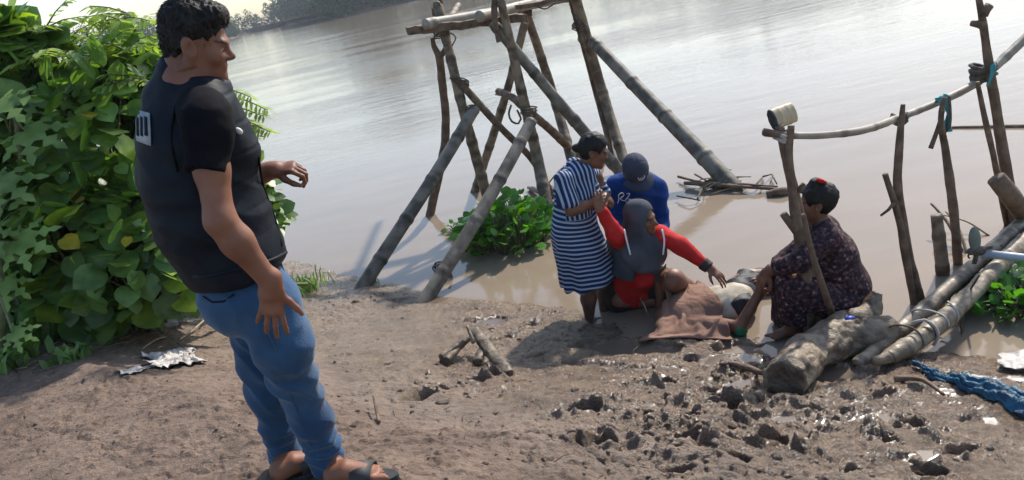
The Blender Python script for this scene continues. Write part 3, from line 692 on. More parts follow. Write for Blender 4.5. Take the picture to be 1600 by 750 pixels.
    j += chain([Y(398, 475, 2.53), Y(412, 560, 2.56), Y(420, 610, 2.57), Y(434, 665, 2.59)], [.112, .090, .076, .066], k=.035)
    j += [cone(Y(434, 665, 2.59), Y(447, 716, 2.61), .066, .060, f1=True, k=.03), cone(Y(444, 704, 2.61), Y(448, 717, 2.61), .063, .064, f1=True, k=.006)]
    kn = Y(470, 590, 2.40); an = Y(512, 700, 2.46)
    def jd(v):
        e1 = np.exp(-(np.linalg.norm(v-kn, axis=1)/.16)**2); e2_ = np.exp(-((v[:, 2]-1.08)/.10)**2); e3 = np.exp(-(np.linalg.norm(v-Y(400, 500, 2.4), axis=1)/.14)**2)
        return folds(v, .006, 9, 3)+ridge(v, .006, 13, V3(.9, .1, .5), 13)+ridge(v, .010, 12, V3(.5, .1, 1), 3)*e1+ridge(v, .014, 14, V3(.1, 0, 1), 9)*e2_+ridge(v, .012, 9, V3(-.8, 0, .9), 4)*e3
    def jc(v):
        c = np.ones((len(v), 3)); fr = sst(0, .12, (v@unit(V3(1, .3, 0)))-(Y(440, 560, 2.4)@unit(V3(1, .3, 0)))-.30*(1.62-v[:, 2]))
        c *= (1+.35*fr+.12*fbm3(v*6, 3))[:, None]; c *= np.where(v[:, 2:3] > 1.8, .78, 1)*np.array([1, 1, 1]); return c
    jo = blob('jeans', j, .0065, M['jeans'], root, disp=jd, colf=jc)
    tube_obj('pocket_edge', skin_pts(jo, [(318, 463), (332, 472), (350, 471), (366, 460)], .001), .0035, M['vest'], root, sides=6)
    tube_obj('side_seam', skin_pts(jo, [(412, 505), (432, 550), (446, 600), (466, 650), (488, 705)], .0), .0028, M['jeans'], root, sides=6)
    pk = [Y(318, 462, 2.20), Y(333, 472, 2.18), Y(352, 470, 2.175), Y(365, 458, 2.18)]
    for (h0, t0) in ((hR, tR), (hL, tL)):
        d = unit(t0-h0); sd = np.cross(V3(0, 0, 1), d); ang = np.linspace(0, 2*math.pi, 28, endpoint=False); top = []; 
        for a in ang:
            x = .12+.145*math.cos(a); wdt = .048*(1-.10*math.cos(a+2.0)); top.append(h0+d*x+sd*wdt*math.sin(a)*(1 if abs(math.cos(a)) < .9 else .95))
        n = len(top); v = [p+V3(0, 0, -.002) for p in top]+[p+V3(0, 0, -.026) for p in top]
        f = [tuple(range(n)), tuple(range(n, 2*n))[::-1]]+[(i, n+i, n+(i+1) % n, (i+1) % n) for i in range(n)]
        sole = mesh('sandal', v, f, M['rubber'], root, smooth=False)
        sv = []; m0 = 12
        for i in range(m0+1):
            a = math.pi*i/m0; 
            for x in (.105, .18): sv.append(h0+d*(x)+sd*.052*math.cos(a)+V3(0, 0, .002+.064*max(math.sin(a), 0)**.6-.020*(x > .15)*math.sin(a)))
        f = [(2*i, 2*i+1, 2*i+3, 2*i+2) for i in range(m0)]
        so_ = mesh('strap', sv, f, M['rubber'], sole); md = so_.modifiers.new('s', 'SOLIDIFY'); md.thickness = .005; md.offset = 1
        so_['_w'] = root['_w']; so_.data.transform(Matrix.Translation(Vector([0, 0, 0])))
    return root
standing_man()

# ------------------------------------------------------------------ woman in the striped dress
def striped_woman():
    yy = 5.16
    root = thing('person', 'woman in striped dress standing in the mud and holding the hand of the sitting woman', 'person', Z(925, 488, .02))
    P = lambda x, y, d=0.0: Y(x, y, yy+d)
    hc = P(928, 237, -.02); fwd = unit(V3(.80, -.22, -.52)); up = unit(V3(.42, -.05, .9)); s = .94
    neck = P(905, 262); side = V3(.25, -.97, 0)
    shN = P(884, 283, -.17); shF = P(930, 276, .16); elN = P(893, 328, -.22); wrN = P(924, 318, -.20); elF = P(950, 318, .12); wrF = P(944, 310, -.10)
    body = head_prims(hc, fwd, up, s)+[cone(P(903, 268), hc-up*.05, .055, .05, k=.03), cone(P(900, 285), P(898, 380), .11, .13, side=side, ws=1.2, k=.03), cone(P(900, 275), shN, .05, .05, k=.04), cone(P(905, 275), shF, .05, .05, k=.04)]
    body += chain([shN, elN], [.053, .043], k=.02)+chain([elN, (elN+wrN)/2, wrN], [.043, .041, .027], k=.02)+chain([shF, elF, wrF], [.05, .04, .027], k=.02)
    body += hand_prims(wrN, P(940, 313, -.2)-wrN, V3(-.1, -.85, .4), V3(.2, -.2, 1), .95, curl=(50, 55, 60, 62), spread=(5, 1, -3, -7))
    body += hand_prims(wrF, V3(-.3, -.6, -.3), V3(.3, .3, .9), V3(-.9, .1, .2), .92, curl=(45, 50, 55, 60))
    for kx, ky, ax_, ay_, dd in ((920, 440, 921, 495, -.08), (946, 430, 945, 490, .12)):
        body += chain([P(905, 390, dd), P(kx, ky, dd), P((kx+ax_)/2-1, (ky+ay_)/2, dd), P(ax_, ay_, dd)], [.09, .060, .057, .036], k=.02)
    def colf(v):
        c = skinc(v); mud = sst(.30, .16, v[:, 2]+.05*fbm3(v*14, 2)); c = c*(1-mud[:, None])+np.array([.55, .66, .8])*mud[:, None]
        return face_colour(v, hc, fwd, up, s, c)
    blob('body', body, .0072, M['skin_dark'], root, colf=colf)
    hp = hair_prims(hc, fwd, up, s, -.085, .016); f, u, l = frame(fwd, up)
    hp.insert(1, ell(P(901, 231, -.02), (.035, .032, .03), k=.012))
    blob('hair', hp, .007, M['hair'], root, disp=lambda v: folds(v, .006, 40, 2))
    dr = [cone(P(903, 272), P(901, 300), .105, .135, side=side, ws=1.35, k=.03), cone(P(901, 300), P(899, 338), .14, .135, side=side, ws=1.25, k=.04), cone(P(899, 338), P(905, 385), .14, .180, side=side, ws=1.12, k=.04),
          cone(P(905, 385), P(920, 437), .180, .205, side=side, ws=1.05, f1=True, k=.03), ell(P(884, 362), (.09, .14, .12), k=.05), ell(P(916, 308), (.08, .14, .075), k=.04),
          cone(P(905, 268), shN+V3(0, 0, .01), .06, .065, k=.04), cone(shN+V3(0, 0, .01), P(888, 321, -.21), .070, .070, f1=True, k=.015),
          cone(P(908, 268), shF, .06, .06, k=.04), cone(shF, P(944, 306, .15), .066, .066, f1=True, k=.015), ell(P(908, 258, -.02), (.055, .06, .04), k=.008, sub=True)]
    c0 = P(921, 440)
    def dd_(v):
        a = np.arctan2(v[:, 1]-c0[1], v[:, 0]-c0[0]); lw = sst(.95, .15, v[:, 2])
        return lw*.020*np.sin(a*9+1.5*fbm3(v*3, 2))*(.6+.4*np.sin(a*2+1))+folds(v, .012, 7, 3)+.012*sst(.7, .95, v[:, 2])*np.sin(a*4+v[:, 2]*9)
    e_ax = unit(P(888, 321, -.21)-shN)
    def stripe(v):
        s_ = v[:, 2]/.034+.8*fbm3(v*2.6, 2)+.35*(v[:, 0]-c0[0])/.04*.35
        sl_ = (v[:, 2] > P(890, 330)[2]-.02) & ((v[:, 1] < yy-.13) | (v[:, 2] > P(900, 286)[2]))
        s2 = (v[:, 0]+.25*v[:, 1])/.030+.5*fbm3(v*4, 2)
        return np.where(sl_, s2, s_)+50
    blob('dress', dr, .0085, M['stripes'], root, disp=dd_, attrs=dict(stripe=stripe))
striped_woman()

# ------------------------------------------------------------------ man in cap bending behind
def blue_man():
    yy = 5.55
    root = thing('person', 'man in grey cap and blue long-sleeved shirt bending over the seated woman from behind', 'person', Z(990, 440, -.1)+V3(0, .05, 0))
    P = lambda x, y, d=0.0: Y(x, y, yy+d)
    hc = P(993, 268, -.22); fwd = unit(V3(.12, -.62, -.78)); up = unit(V3(.02, -.72, .62)); s = .98
    shR = P(961, 290, .02); shL = P(1028, 296, .0); elR = P(955, 345, .02); elL = P(1034, 350, -.08); wrR = P(975, 385, -.45); wrL = P(1035, 388, -.42)
    hipc = P(990, 372, .28); base = Z(990, 440, -.1)
    body = head_prims(hc, fwd, up, s)+[cone(P(993, 285, 0), hc-up*.05, .06, .055, k=.03), cone(P(993, 300, .02), hipc, .13, .13, side=(1, 0, 0), ws=1.3, k=.04), cone(P(993, 293), shR, .06, .055, k=.04), cone(P(993, 293), shL, .06, .055, k=.04)]
    body += chain([shR, elR, wrR], [.055, .043, .028], k=.02)+chain([shL, elL, wrL], [.055, .043, .028], k=.02)
    body += hand_prims(wrL, V3(-.1, -.5, -.6), V3(.8, -.5, .1), V3(-.3, -.6, .6), .98, curl=(35, 40, 42, 45), rw=.027)+hand_prims(wrR, V3(.2, -.5, -.6), V3(-.8, -.4, .1), V3(.3, -.6, .6), .98, curl=(35, 40, 42, 45), rw=.027)
    for q in (-1, 1):
        h_ = hipc+V3(.1*q, 0, 0); an = V3(base[0]+.14*q, base[1]+.32, -.08); kn = (h_+an)/2+V3(.03*q, -.14, 0)
        body += chain([h_, kn, an], [.09, .06, .042], k=.03)+foot_prims(an+V3(0, .05, -.07), an+V3(0, -.19, -.07), 1.0, ankle=an)
    blob('body', body, .0075, M['skin_dark'], root, colf=lambda v: face_colour(v, hc, fwd, up, s, skinc(v)))
    sh = [cone(P(993, 292, 0), P(993, 330, .06), .135, .155, side=(1, 0, 0), ws=1.42, k=.04), cone(P(993, 330, .06), hipc, .155, .15, side=(1, 0, 0), ws=1.2, f1=True, k=.04), cone(P(993, 288), shR, .075, .072, k=.05), cone(P(993, 288), shL, .075, .072, k=.05)]
    sh += chain([shR, elR, wrR+unit(elR-wrR)*.05], [.074, .060, .042], k=.03)+chain([shL, elL, wrL+unit(elL-wrL)*.05], [.074, .060, .042], k=.03)
    blob('shirt', sh, .008, M['blue'], root, disp=lambda v: folds(v, .014, 8, 3)+ridge(v, .007, 6, V3(.3, 0, 1), 2))
    tr = []
    for q in (-1, 1):
        h_ = hipc+V3(.1*q, 0, 0); an = V3(base[0]+.14*q, base[1]+.32, -.02); kn = (h_+an)/2+V3(.03*q, -.14, 0.03); tr += chain([h_, kn, an+V3(0, 0, .12)], [.125, .095, .085], k=.04)
    tr.append(cone(hipc+V3(-.06, 0, .03), hipc+V3(.06, 0, .03), .13, .13, k=.03)); blob('trousers', tr, .012, M['darktrou'], root, disp=lambda v: folds(v, .01, 8, 2))
    f, u, l = frame(fwd, up)
    cp = [ell(hc-f*.012+u*.040, (.112, .094, .105), (f, l, u), k=.01), ell(hc+f*.11-u*.05, (.09, .13, .10), (f, l, u), k=.006, sub=True), plane(hc+u*.018, -u)]
    cap = blob('cap', cp, .006, M['capcloth'], root, disp=lambda v: -.0025*np.exp(-(((v-hc)@l)/.004)**2)-.0025*np.exp(-(((v-hc)@f)/.004)**2))
    v = []; ff = []; nu, nv = 14, 5
    for j in range(nv):
        for i in range(nu):
            a = (i/(nu-1)-.5)*2.3; r = .088+.075*j/(nv-1)*math.cos(a*.78); e = j/(nv-1)
            v.append(hc+u*(.022-.018*e-.020*(a/1.15)**2)+f*(r*math.cos(a)*1.06-.0)+l*r*.93*math.sin(a))
    for j in range(nv-1):
        for i in range(nu-1): k = j*nu+i; ff.append((k, k+1, k+nu+1, k+nu))
    pk = mesh('cap_peak', v, ff, M['capcloth'], root); md = pk.modifiers.new('s', 'SOLIDIFY'); md.thickness = .005
    # round pale emblem on the front of the cap: ring and inner letter-like strokes
    ec = hc+u*.078+f*.088; en = unit(f*.72+u*.55); e1 = l; e2 = np.cross(en, e1); mb = MB()
    tube([ec+.024*(e1*math.cos(a)+e2*math.sin(a)) for a in np.linspace(0, 2*math.pi, 15)], .0028, step=.006, sides=6, mb=mb)
    for pts in ([(-.010, .010), (-.010, -.008), (-.002, -.013)], [(.002, .012), (.010, .004), (.003, -.002), (.010, -.010)], [(-.012, .0), (.0, .002)]):
        tube([ec+e1*a+e2*b for a, b in pts], .0028, step=.006, sides=6, mb=mb)
    mb.build('cap_emblem', M['white'], root)
    # white print on the chest, left of the hood
    for k_, pts in enumerate(([(966, 305), (972, 301), (975, 305), (969, 311), (976, 314)], [(966, 305), (967, 311), (965, 318)], [(979, 303), (984, 302), (981, 308), (977, 313), (981, 317), (986, 312), (981, 311)])):
        vv = [P(x, y, -.175) for x, y in pts]; tube_obj('shirt_print', vv, .0042, M['white'], root, step=.01, sides=6, flat=.5)
blue_man()

# ------------------------------------------------------------------ woman in the grey hood, sitting in the mud
def hooded_woman():
    yy = 5.02
    root = thing('person', 'woman in grey headscarf and red sleeves sitting in the mud, arms stretched out', 'person', Z(990, 478, .0))
    P = lambda x, y, d=0.0: Y(x, y, yy+d)
    hc = P(1003, 342, -.02); fwd = unit(V3(.72, -.66, -.22)); up = unit(V3(.02, -.1, 1)); s = .98
    chest = P(1000, 388, .03); pel = Z(995, 462, .10)+V3(0, .10, 0); nk = P(1000, 363, .02)
    shR = P(967, 372, .0); elR = P(957, 362, -.12); wrR = P(937, 326, -.15); shL = P(1030, 366, -.02); elL = P(1062, 384, -.18); wrL = P(1108, 418, -.30)
    elR = P(962, 366, -.13)
    body = head_prims(hc, fwd, up, s, False)+[cone(nk, hc-up*.05, .055, .05, k=.03), cone(chest, pel, .11, .13, side=(1, 0, 0), ws=1.3, k=.04), cone(nk, shR, .05, .05, k=.04), cone(nk, shL, .05, .05, k=.04)]
    body += chain([shR, elR, wrR], [.05, .042, .026], k=.02)+chain([shL, elL, wrL], [.05, .042, .026], k=.02)
    body += hand_prims(wrR, P(934, 313, -.15)-wrR, V3(-.2, -.8, .2), V3(.9, -.2, .1), .95, curl=(42, 50, 52, 55))+hand_prims(wrL, P(1127, 433, -.35)-wrL, V3(.1, -.3, .95), V3(-.2, -.9, 0), .98, curl=(12, 14, 14, 18), spread=(12, 4, -4, -12))
    kL = Z(1052, 438, .26); hL = pel+V3(.12, -.02, .02); fL = Z(1082, 452, .06)
    kR = Z(965, 462, .10)+V3(0, -.05, 0); fR = Z(1020, 470, .05)
    body += chain([hL, kL, fL], [.10, .078, .055], k=.04)+chain([pel+V3(-.1, -.02, 0), kR, fR], [.10, .07, .05], k=.04)
    body += foot_prims(fR, fR+V3(.20, -.03, -.02), .95)
    blob('body', body, .0075, M['skin_dark'], root, colf=lambda v: face_colour(v, hc, fwd, up, s, skinc(v)*1.15))
    f, u, l = frame(fwd, up)
    hood = [ell(hc-f*.022+u*.025, (.118, .100, .122), (f, l, u), k=.02), cone(hc-u*.06-f*.01, nk+V3(0, 0, -.03), .092, .105, k=.04), cone(nk, chest+V3(0, -.05, -.02), .11, .13, side=(1, 0, 0), ws=1.25, k=.05),
            cone(chest+V3(.01, -.07, 0), P(1014, 418, -.12), .11, .05, side=(1, 0, 0), ws=1.4, k=.05), ell(hc+f*.105-u*.018, (.086, .072, .094), (f, l, u), k=.010, sub=True)]
    c_ = hc
    def hdisp(v):
        a = np.arctan2((v-c_)@l, (v-c_)@f); return folds(v, .009, 9, 3)+.008*np.sin(a*7+v[:, 2]*14+2*fbm3(v*4, 2))*sst(.05, -.12, v[:, 2]-c_[2])
    blob('headscarf', hood, .0072, M['greycloth'], root, disp=hdisp)
    sl = chain([shR, elR, wrR+unit(elR-wrR)*.03], [.068, .058, .042], k=.03)+[cone(nk+V3(0, 0, -.03), shR, .06, .066, k=.04)]
    sl += chain([shL, elL, wrL+unit(elL-wrL)*.02], [.068, .058, .042], k=.03)+[cone(nk+V3(0, 0, -.03), shL, .06, .066, k=.04), cone(chest, pel+V3(0, -.05, .03), .125, .14, side=(1, 0, 0), ws=1.2, k=.05),
           ell(Z(1003, 432, .30)+V3(0, -.0, 0), (.12, .10, .10), k=.05)]
    blob('sweater', sl, .008, M['red'], root, disp=lambda v: folds(v, .012, 9, 3)+ridge(v, .007, 9, V3(1, 0, -.4), 3))
    blob('cuff', [cone(wrL+unit(elL-wrL)*.055, wrL-unit(elL-wrL)*.003, .047, .042, f0=True, f1=True)], .006, M['darktrou'], root, disp=lambda v: folds(v, .004, 20, 2))
    ve = [cone(nk+V3(0, .02, -.05), chest, .12, .15, side=(1, 0, 0), ws=1.22, k=.04), cone(chest, P(992, 432, .02), .15, .15, side=(1, 0, 0), ws=1.15, f1=True, k=.03), ell(Z(1006, 430, .33)+V3(0, -.12, 0), (.10, .12, .15), k=.02, sub=True)]
    blob('vest', ve, .008, M['greycloth'], root, disp=lambda v: folds(v, .012, 8, 3)+.003, colf=lambda v: np.ones((len(v), 3))*.72)
    for x in (975, 1034):
        tube_obj('piping', [P(x, 358, -.17), P(x+4, 375, -.19), P(x+(10 if x < 1000 else 2), 398, -.2)], .006, M['white'], root, sides=6)
    tr = chain([pel+V3(.08, -.02, .02), (hL+kL)/2+V3(0, 0, .02)], [.14, .105], k=.03)+chain([pel+V3(-.1, -.02, .02), (kR+pel)/2+V3(-.05, 0, 0)], [.14, .10], k=.04)+[cone(pel+V3(-.12, 0, 0), pel+V3(.12, 0, 0), .14, .14, k=.03)]
    blob('trousers', tr, .009, M['darktrou'], root, disp=lambda v: folds(v, .012, 9, 3))
hooded_woman()

# ------------------------------------------------------------------ person lying under the brown cloth
def lying_person():
    root = thing('person', 'person lying on the wet mud, covered by a brown cloth, with both forearms raised', 'person', Z(1085, 500, .0))
    hd = Z(1047, 492, .03); ch = Z(1088, 484, .05); pel = Z(1128, 476, .07); kn = Z(1165, 452, .03)+V3(.05, .08, 0)
    up = V3(0, 0, 1); ax_ = unit(pel-ch); lat = unit(np.cross(up, ax_))
    elA = Z(1035, 478, .05); wrA = Y(1026, 428, elA[1]-.02); elB = Z(1156, 512, .05); wrB = Y(1186, 458, elB[1]+.02)
    body = head_prims(hd, unit(V3(.1, -.1, 1)), unit(ch*-1+hd), .92)+[cone(hd, ch, .055, .09, k=.03), cone(ch, pel, .11, .11, side=lat, ws=1.45, k=.05)]
    body += chain([ch+lat*.16, elA, wrA], [.05, .042, .028], k=.02)+chain([ch-lat*.16, elB, wrB], [.05, .044, .030], k=.02)
    body += hand_prims(wrA, V3(.05, -.1, 1), V3(-.8, -.5, 0), V3(.7, -.6, .2), .95, curl=(38, 42, 45, 50))+hand_prims(wrB, V3(.1, -.1, 1), V3(.9, .1, 0), V3(0, -1, .1), .95, curl=(40, 45, 48, 50))
    for q in (-1, 1): body += chain([pel+lat*.09*q, kn+lat*.1*q, kn+lat*.12*q+ax_*.40-V3(0, 0, .05)], [.09, .065, .045], k=.03)
    blob('body', body, .008, M['skin_dark'], root)
    blob('shirt', [cone(ch-ax_*.05, pel+ax_*.10, .125, .125, side=lat, ws=1.5, k=.04), cone(ch+lat*.15, elA*.75+ch*.25, .065, .055, k=.03), cone(ch-lat*.12, ch-lat*.2, .06, .055, k=.03)], .009, M['white_cloth'], root,
         disp=lambda v: folds(v, .013, 9, 3)+ridge(v, .006, 9, V3(1, -.3, 0), 2))
    blob('trousers', sum([chain([pel+lat*.09*q+ax_*.12, kn+lat*.1*q, kn+lat*.12*q+ax_*.36-V3(0, 0, .05)], [.105, .068, .055], k=.04) for q in (-1, 1)], [])+[cone(pel+lat*.20+ax_*.1, pel+lat*.30+ax_*.25, .07, .04, k=.04)], .009, M['wetdark'], root,
         disp=lambda v: folds(v, .010, 10, 3)+ridge(v, .014, 9, V3(.3, 1, .2), 4))
    for e in (elA, elB): blob('sleeve_end', [cone(e+V3(0, 0, -.02), e+V3(0, 0, .025), .048, .046, f1=True)], .008, M['green'], root, disp=lambda v: folds(v, .008, 20, 2))
    # the brown cloth
    TL, TR, BR, BL = Z(1060, 449, .17), Z(1100, 437, .19), Z(1144, 526, .05), Z(1000, 542, .04)
    nu, nv = 70, 70; v = []; segs = [(hd, ch, .13, .15), (ch, pel, .17, .16)]
    U, W = np.meshgrid(np.linspace(0, 1, nu), np.linspace(0, 1, nv)); U = U.ravel()[:, None]; W = W.ravel()[:, None]
    Q = TL*(1-U)*(1-W)+TR*U*(1-W)+BR*U*W+BL*(1-U)*W
    edge = (np.minimum(np.minimum(U, 1-U), np.minimum(W, 1-W)))[:, 0]
    Q[:, 0] += .035*fbm2(Q[:, 0]*6, Q[:, 1]*6, 2)*sst(.3, 0, edge); Q[:, 1] += .05*fbm2(Q[:, 0]*5+8, Q[:, 1]*5, 2)*sst(.3, 0, edge)
    zg = ground(Q[:, 0], Q[:, 1], False)[0]; zz = np.maximum(zg, 0)+.02
    for a, b, ra, rb in segs:
        ab = (b-a)[:2]; t_ = np.clip(((Q[:, :2]-a[:2])@ab)/(ab@ab), 0, 1); dd = np.linalg.norm(Q[:, :2]-a[:2]-t_[:, None]*ab, axis=1); r = (ra+(rb-ra)*t_)*1.35
        zz = np.maximum(zz, (a[2]+(b[2]-a[2])*t_)+.115*np.sqrt(np.clip(1-(dd/(r*1.5))**2, 0, 1))-.09*(dd > r*1.5)-.10*np.clip(dd/(r*1.5), 0, 1)**3)
    g = (Q-TL)@unit(V3(.75, -.6, 0)); hgt = .6+.4*sst(0, .2, W[:, 0])
    rd = unit(V3(.9, -.42, 0)); sx = Q@unit(V3(.42, .9, 0)); sy = Q@rd
    zz += hgt*(.020*(1-np.abs(np.sin(sx*11+1.6*fbm2(sy*2.2, sx*2.2, 2)*2.2))*2)*(.5+.5*fbm2(sy*3, sx*3, 2))+.018*fbm2(Q[:, 0]*9, Q[:, 1]*9, 3)+.012*(1-np.abs(fbm2(Q[:, 0]*7+3, Q[:, 1]*7, 2))*4))
    zz = np.maximum(zz, zg+.012)
    vs_ = np.vstack([np.array([tuple(q.co) for q in c.data.vertices])+np.array(root['_w']) for c in root.children if c.name.startswith(('shirt', 'body'))])
    vs_ = vs_[(vs_[:, 2] < .34) & (vs_[:, 0] > Q[:, 0].min()) & (vs_[:, 0] < Q[:, 0].max())][::2]
    top = np.full(len(Q), -9.)
    for a in range(0, len(Q), 350):
        dd = (Q[a:a+350, None, 0]-vs_[None, :, 0])**2+(Q[a:a+350, None, 1]-vs_[None, :, 1])**2
        top[a:a+350] = np.where(dd < .045**2, vs_[None, :, 2], -9).max(1)
    u_, w_ = U[:, 0], W[:, 0]; lin = (.17*(1-u_)+.19*u_)*(1-w_)**.9+.035*w_
    mound = .012*np.sin(math.pi*np.clip(w_, 0, 1))**.7*np.sin(math.pi*np.clip(u_, 0, 1))**.45-.02*(1-np.abs(np.sin(math.pi*u_))**.3)
    fu = (u_-.4)*(1+.5*w_)+.22*fbm2(u_*2.2+3, w_*2.6, 3)
    rk = (.018+.008*w_)*(1-2*np.abs(np.sin(fu*8.5)))*(.35+.65*sst(-.4, .4, fbm2(u_*3+9, w_*3, 2)))+.010*(1-3*np.abs(fbm2(u_*5+w_*3, w_*4-u_*2, 2)))+.006*fbm2(u_*16, w_*16, 3)
    Q[:, 2] = np.maximum(lin+mound+rk*(.5+.5*np.sin(math.pi*u_))*(1-.6*sst(.8, 1, w_)), np.maximum(top+.008, zg+.010))
    Q[:, :2] += (.04*sst(.08, 0, W)*fbm2(Q[:, 0]*12, Q[:, 1]*12, 2)[:, None])
    i = np.arange(nu*nv).reshape(nv, nu)[:-1, :-1].ravel(); f = np.stack([i, i+1, i+1+nu, i+nu], 1)
    mud = 1-.25*sst(.08, 0, edge+.03*fbm2(Q[:, 0]*8, Q[:, 1]*8, 2))
    o = mesh('cloth', Q, f, M['cloth_brown'], col=np.repeat(mud[:, None], 3, 1)); md = o.modifiers.new('s', 'SOLIDIFY'); md.thickness = .006
    tag(o, 'brown cloth spread over the person lying on the mud', 'cloth')
lying_person()

# ------------------------------------------------------------------ woman squatting by the post
def squatting_woman():
    yy = 4.36
    root = thing('person', 'woman in dark patterned blouse and skirt with red hair tie squatting beside the forked post', 'person', Z(1300, 515, .0))
    P = lambda x, y, d=0.0: Y(x, y, yy+d)
    hc = P(1274, 318); fwd = unit(V3(-.90, .28, -.22)); up = unit(V3(.06, .05, 1)); s = .95
    nk = P(1283, 352); side = V3(.3, .95, 0)
    shN = P(1296, 372, -.17); shF = P(1270, 366, .18); elN = P(1250, 408, -.22); wrN = P(1200, 424, -.06); elF = P(1232, 400, .16); wrF = P(1203, 430, .12)
    pel = P(1322, 478, .02); chest = P(1298, 392)
    kN = P(1238, 440, -.12); kF = P(1228, 436, .12); aN = P(1238, 512, -.10); aF = P(1222, 507, .12)
    body = head_prims(hc, fwd, up, s)+[cone(nk, hc-up*.05, .055, .052, k=.03), cone(chest, pel, .11, .13, side=side, ws=1.3, k=.04), cone(nk, shN, .05, .05, k=.04), cone(nk, shF, .05, .05, k=.04)]
    body += chain([shN, elN, wrN], [.05, .042, .027], k=.02)+chain([shF, elF, wrF], [.05, .042, .027], k=.02)
    body += hand_prims(wrN, P(1186, 442, -.05)-wrN, V3(-.2, -.6, .7), V3(-.6, -.5, .2), .98, curl=(42, 46, 50, 54))+hand_prims(wrF, P(1190, 448, .10)-wrF, V3(-.4, .2, .7), V3(-.3, -.8, .3), .98, curl=(40, 44, 46, 50))
    body += chain([pel+V3(0, -.1, 0), kN, aN], [.10, .065, .045], k=.03)+chain([pel+V3(0, .1, 0), kF, aF], [.10, .065, .045], k=.03)
    body += foot_prims(aN+V3(.06, 0, -.06), aN+V3(-.16, .03, -.06), .95, ankle=aN)+foot_prims(aF+V3(.06, 0, -.06), aF+V3(-.16, .03, -.06), .95, ankle=aF)
    blob('body', body, .007, M['skin_dark'], root, colf=lambda v: face_colour(v, hc, fwd, up, s, skinc(v)))
    hp = hair_prims(hc, fwd, up, s, -.085, .016); f, u, l = frame(fwd, up); hp.insert(1, ell(P(1275, 287), (.045, .042, .035), k=.012))
    hp.insert(1, ell(P(1290, 305), (.075, .075, .07), k=.03))
    hair = blob('hair', hp, .006, M['hair'], root, disp=lambda v: folds(v, .006, 40, 2))
    blob('hair_tie', [cone(P(1284, 283, -.04), P(1279, 281, -.02), .014, .014, k=.01), ell(P(1288, 285, -.03), (.015, .014, .013), k=.01)], .004, M['red'], hair, disp=lambda v: folds(v, .005, 30, 2))
    bl = [cone(P(1288, 362), P(1300, 400), .105, .150, side=side, ws=1.3, k=.04), cone(P(1300, 400), P(1314, 450), .150, .160, side=side, ws=1.15, k=.04), cone(P(1314, 450), P(1316, 486), .160, .168, side=side, ws=1.1, f1=True, k=.03),
          cone(P(1284, 358), shN, .065, .072, k=.05), cone(P(1284, 358), shF, .065, .07, k=.05)]
    bl += [cone(shN, elN, .075, .068, k=.04), cone(elN, elN*.30+wrN*.70, .066, .058, f1=True, k=.02), cone(shF, elF, .07, .06, k=.04), cone(elF, elF*.4+wrF*.6, .06, .055, f1=True, k=.02), ell(P(1276, 350), (.05, .055, .04), k=.008, sub=True)]
    blob('blouse', bl, .0075, M['batik'], root, disp=lambda v: folds(v, .016, 7, 3)+ridge(v, .009, 5, V3(.5, 0, 1), 2))
    sk_ = [cone(P(1318, 478, -.08), P(1240, 447, -.12), .165, .095, k=.05), cone(P(1318, 478, .08), P(1232, 443, .12), .165, .095, k=.05), cone(P(1238, 445, -.1), P(1242, 505, -.1), .098, .085, f1=True, k=.04), cone(P(1230, 443, .1), P(1226, 500, .12), .098, .085, f1=True, k=.04),
           cone(P(1300, 470, 0), P(1290, 515, 0), .16, .16, k=.06), cone(P(1245, 460, 0), P(1250, 505, 0), .11, .11, k=.06)]
    blob('skirt', sk_, .0085, M['batik'], root, disp=lambda v: folds(v, .014, 8, 3)+ridge(v, .006, 6, V3(1, 0, .3), 2), colf=None)
squatting_woman()
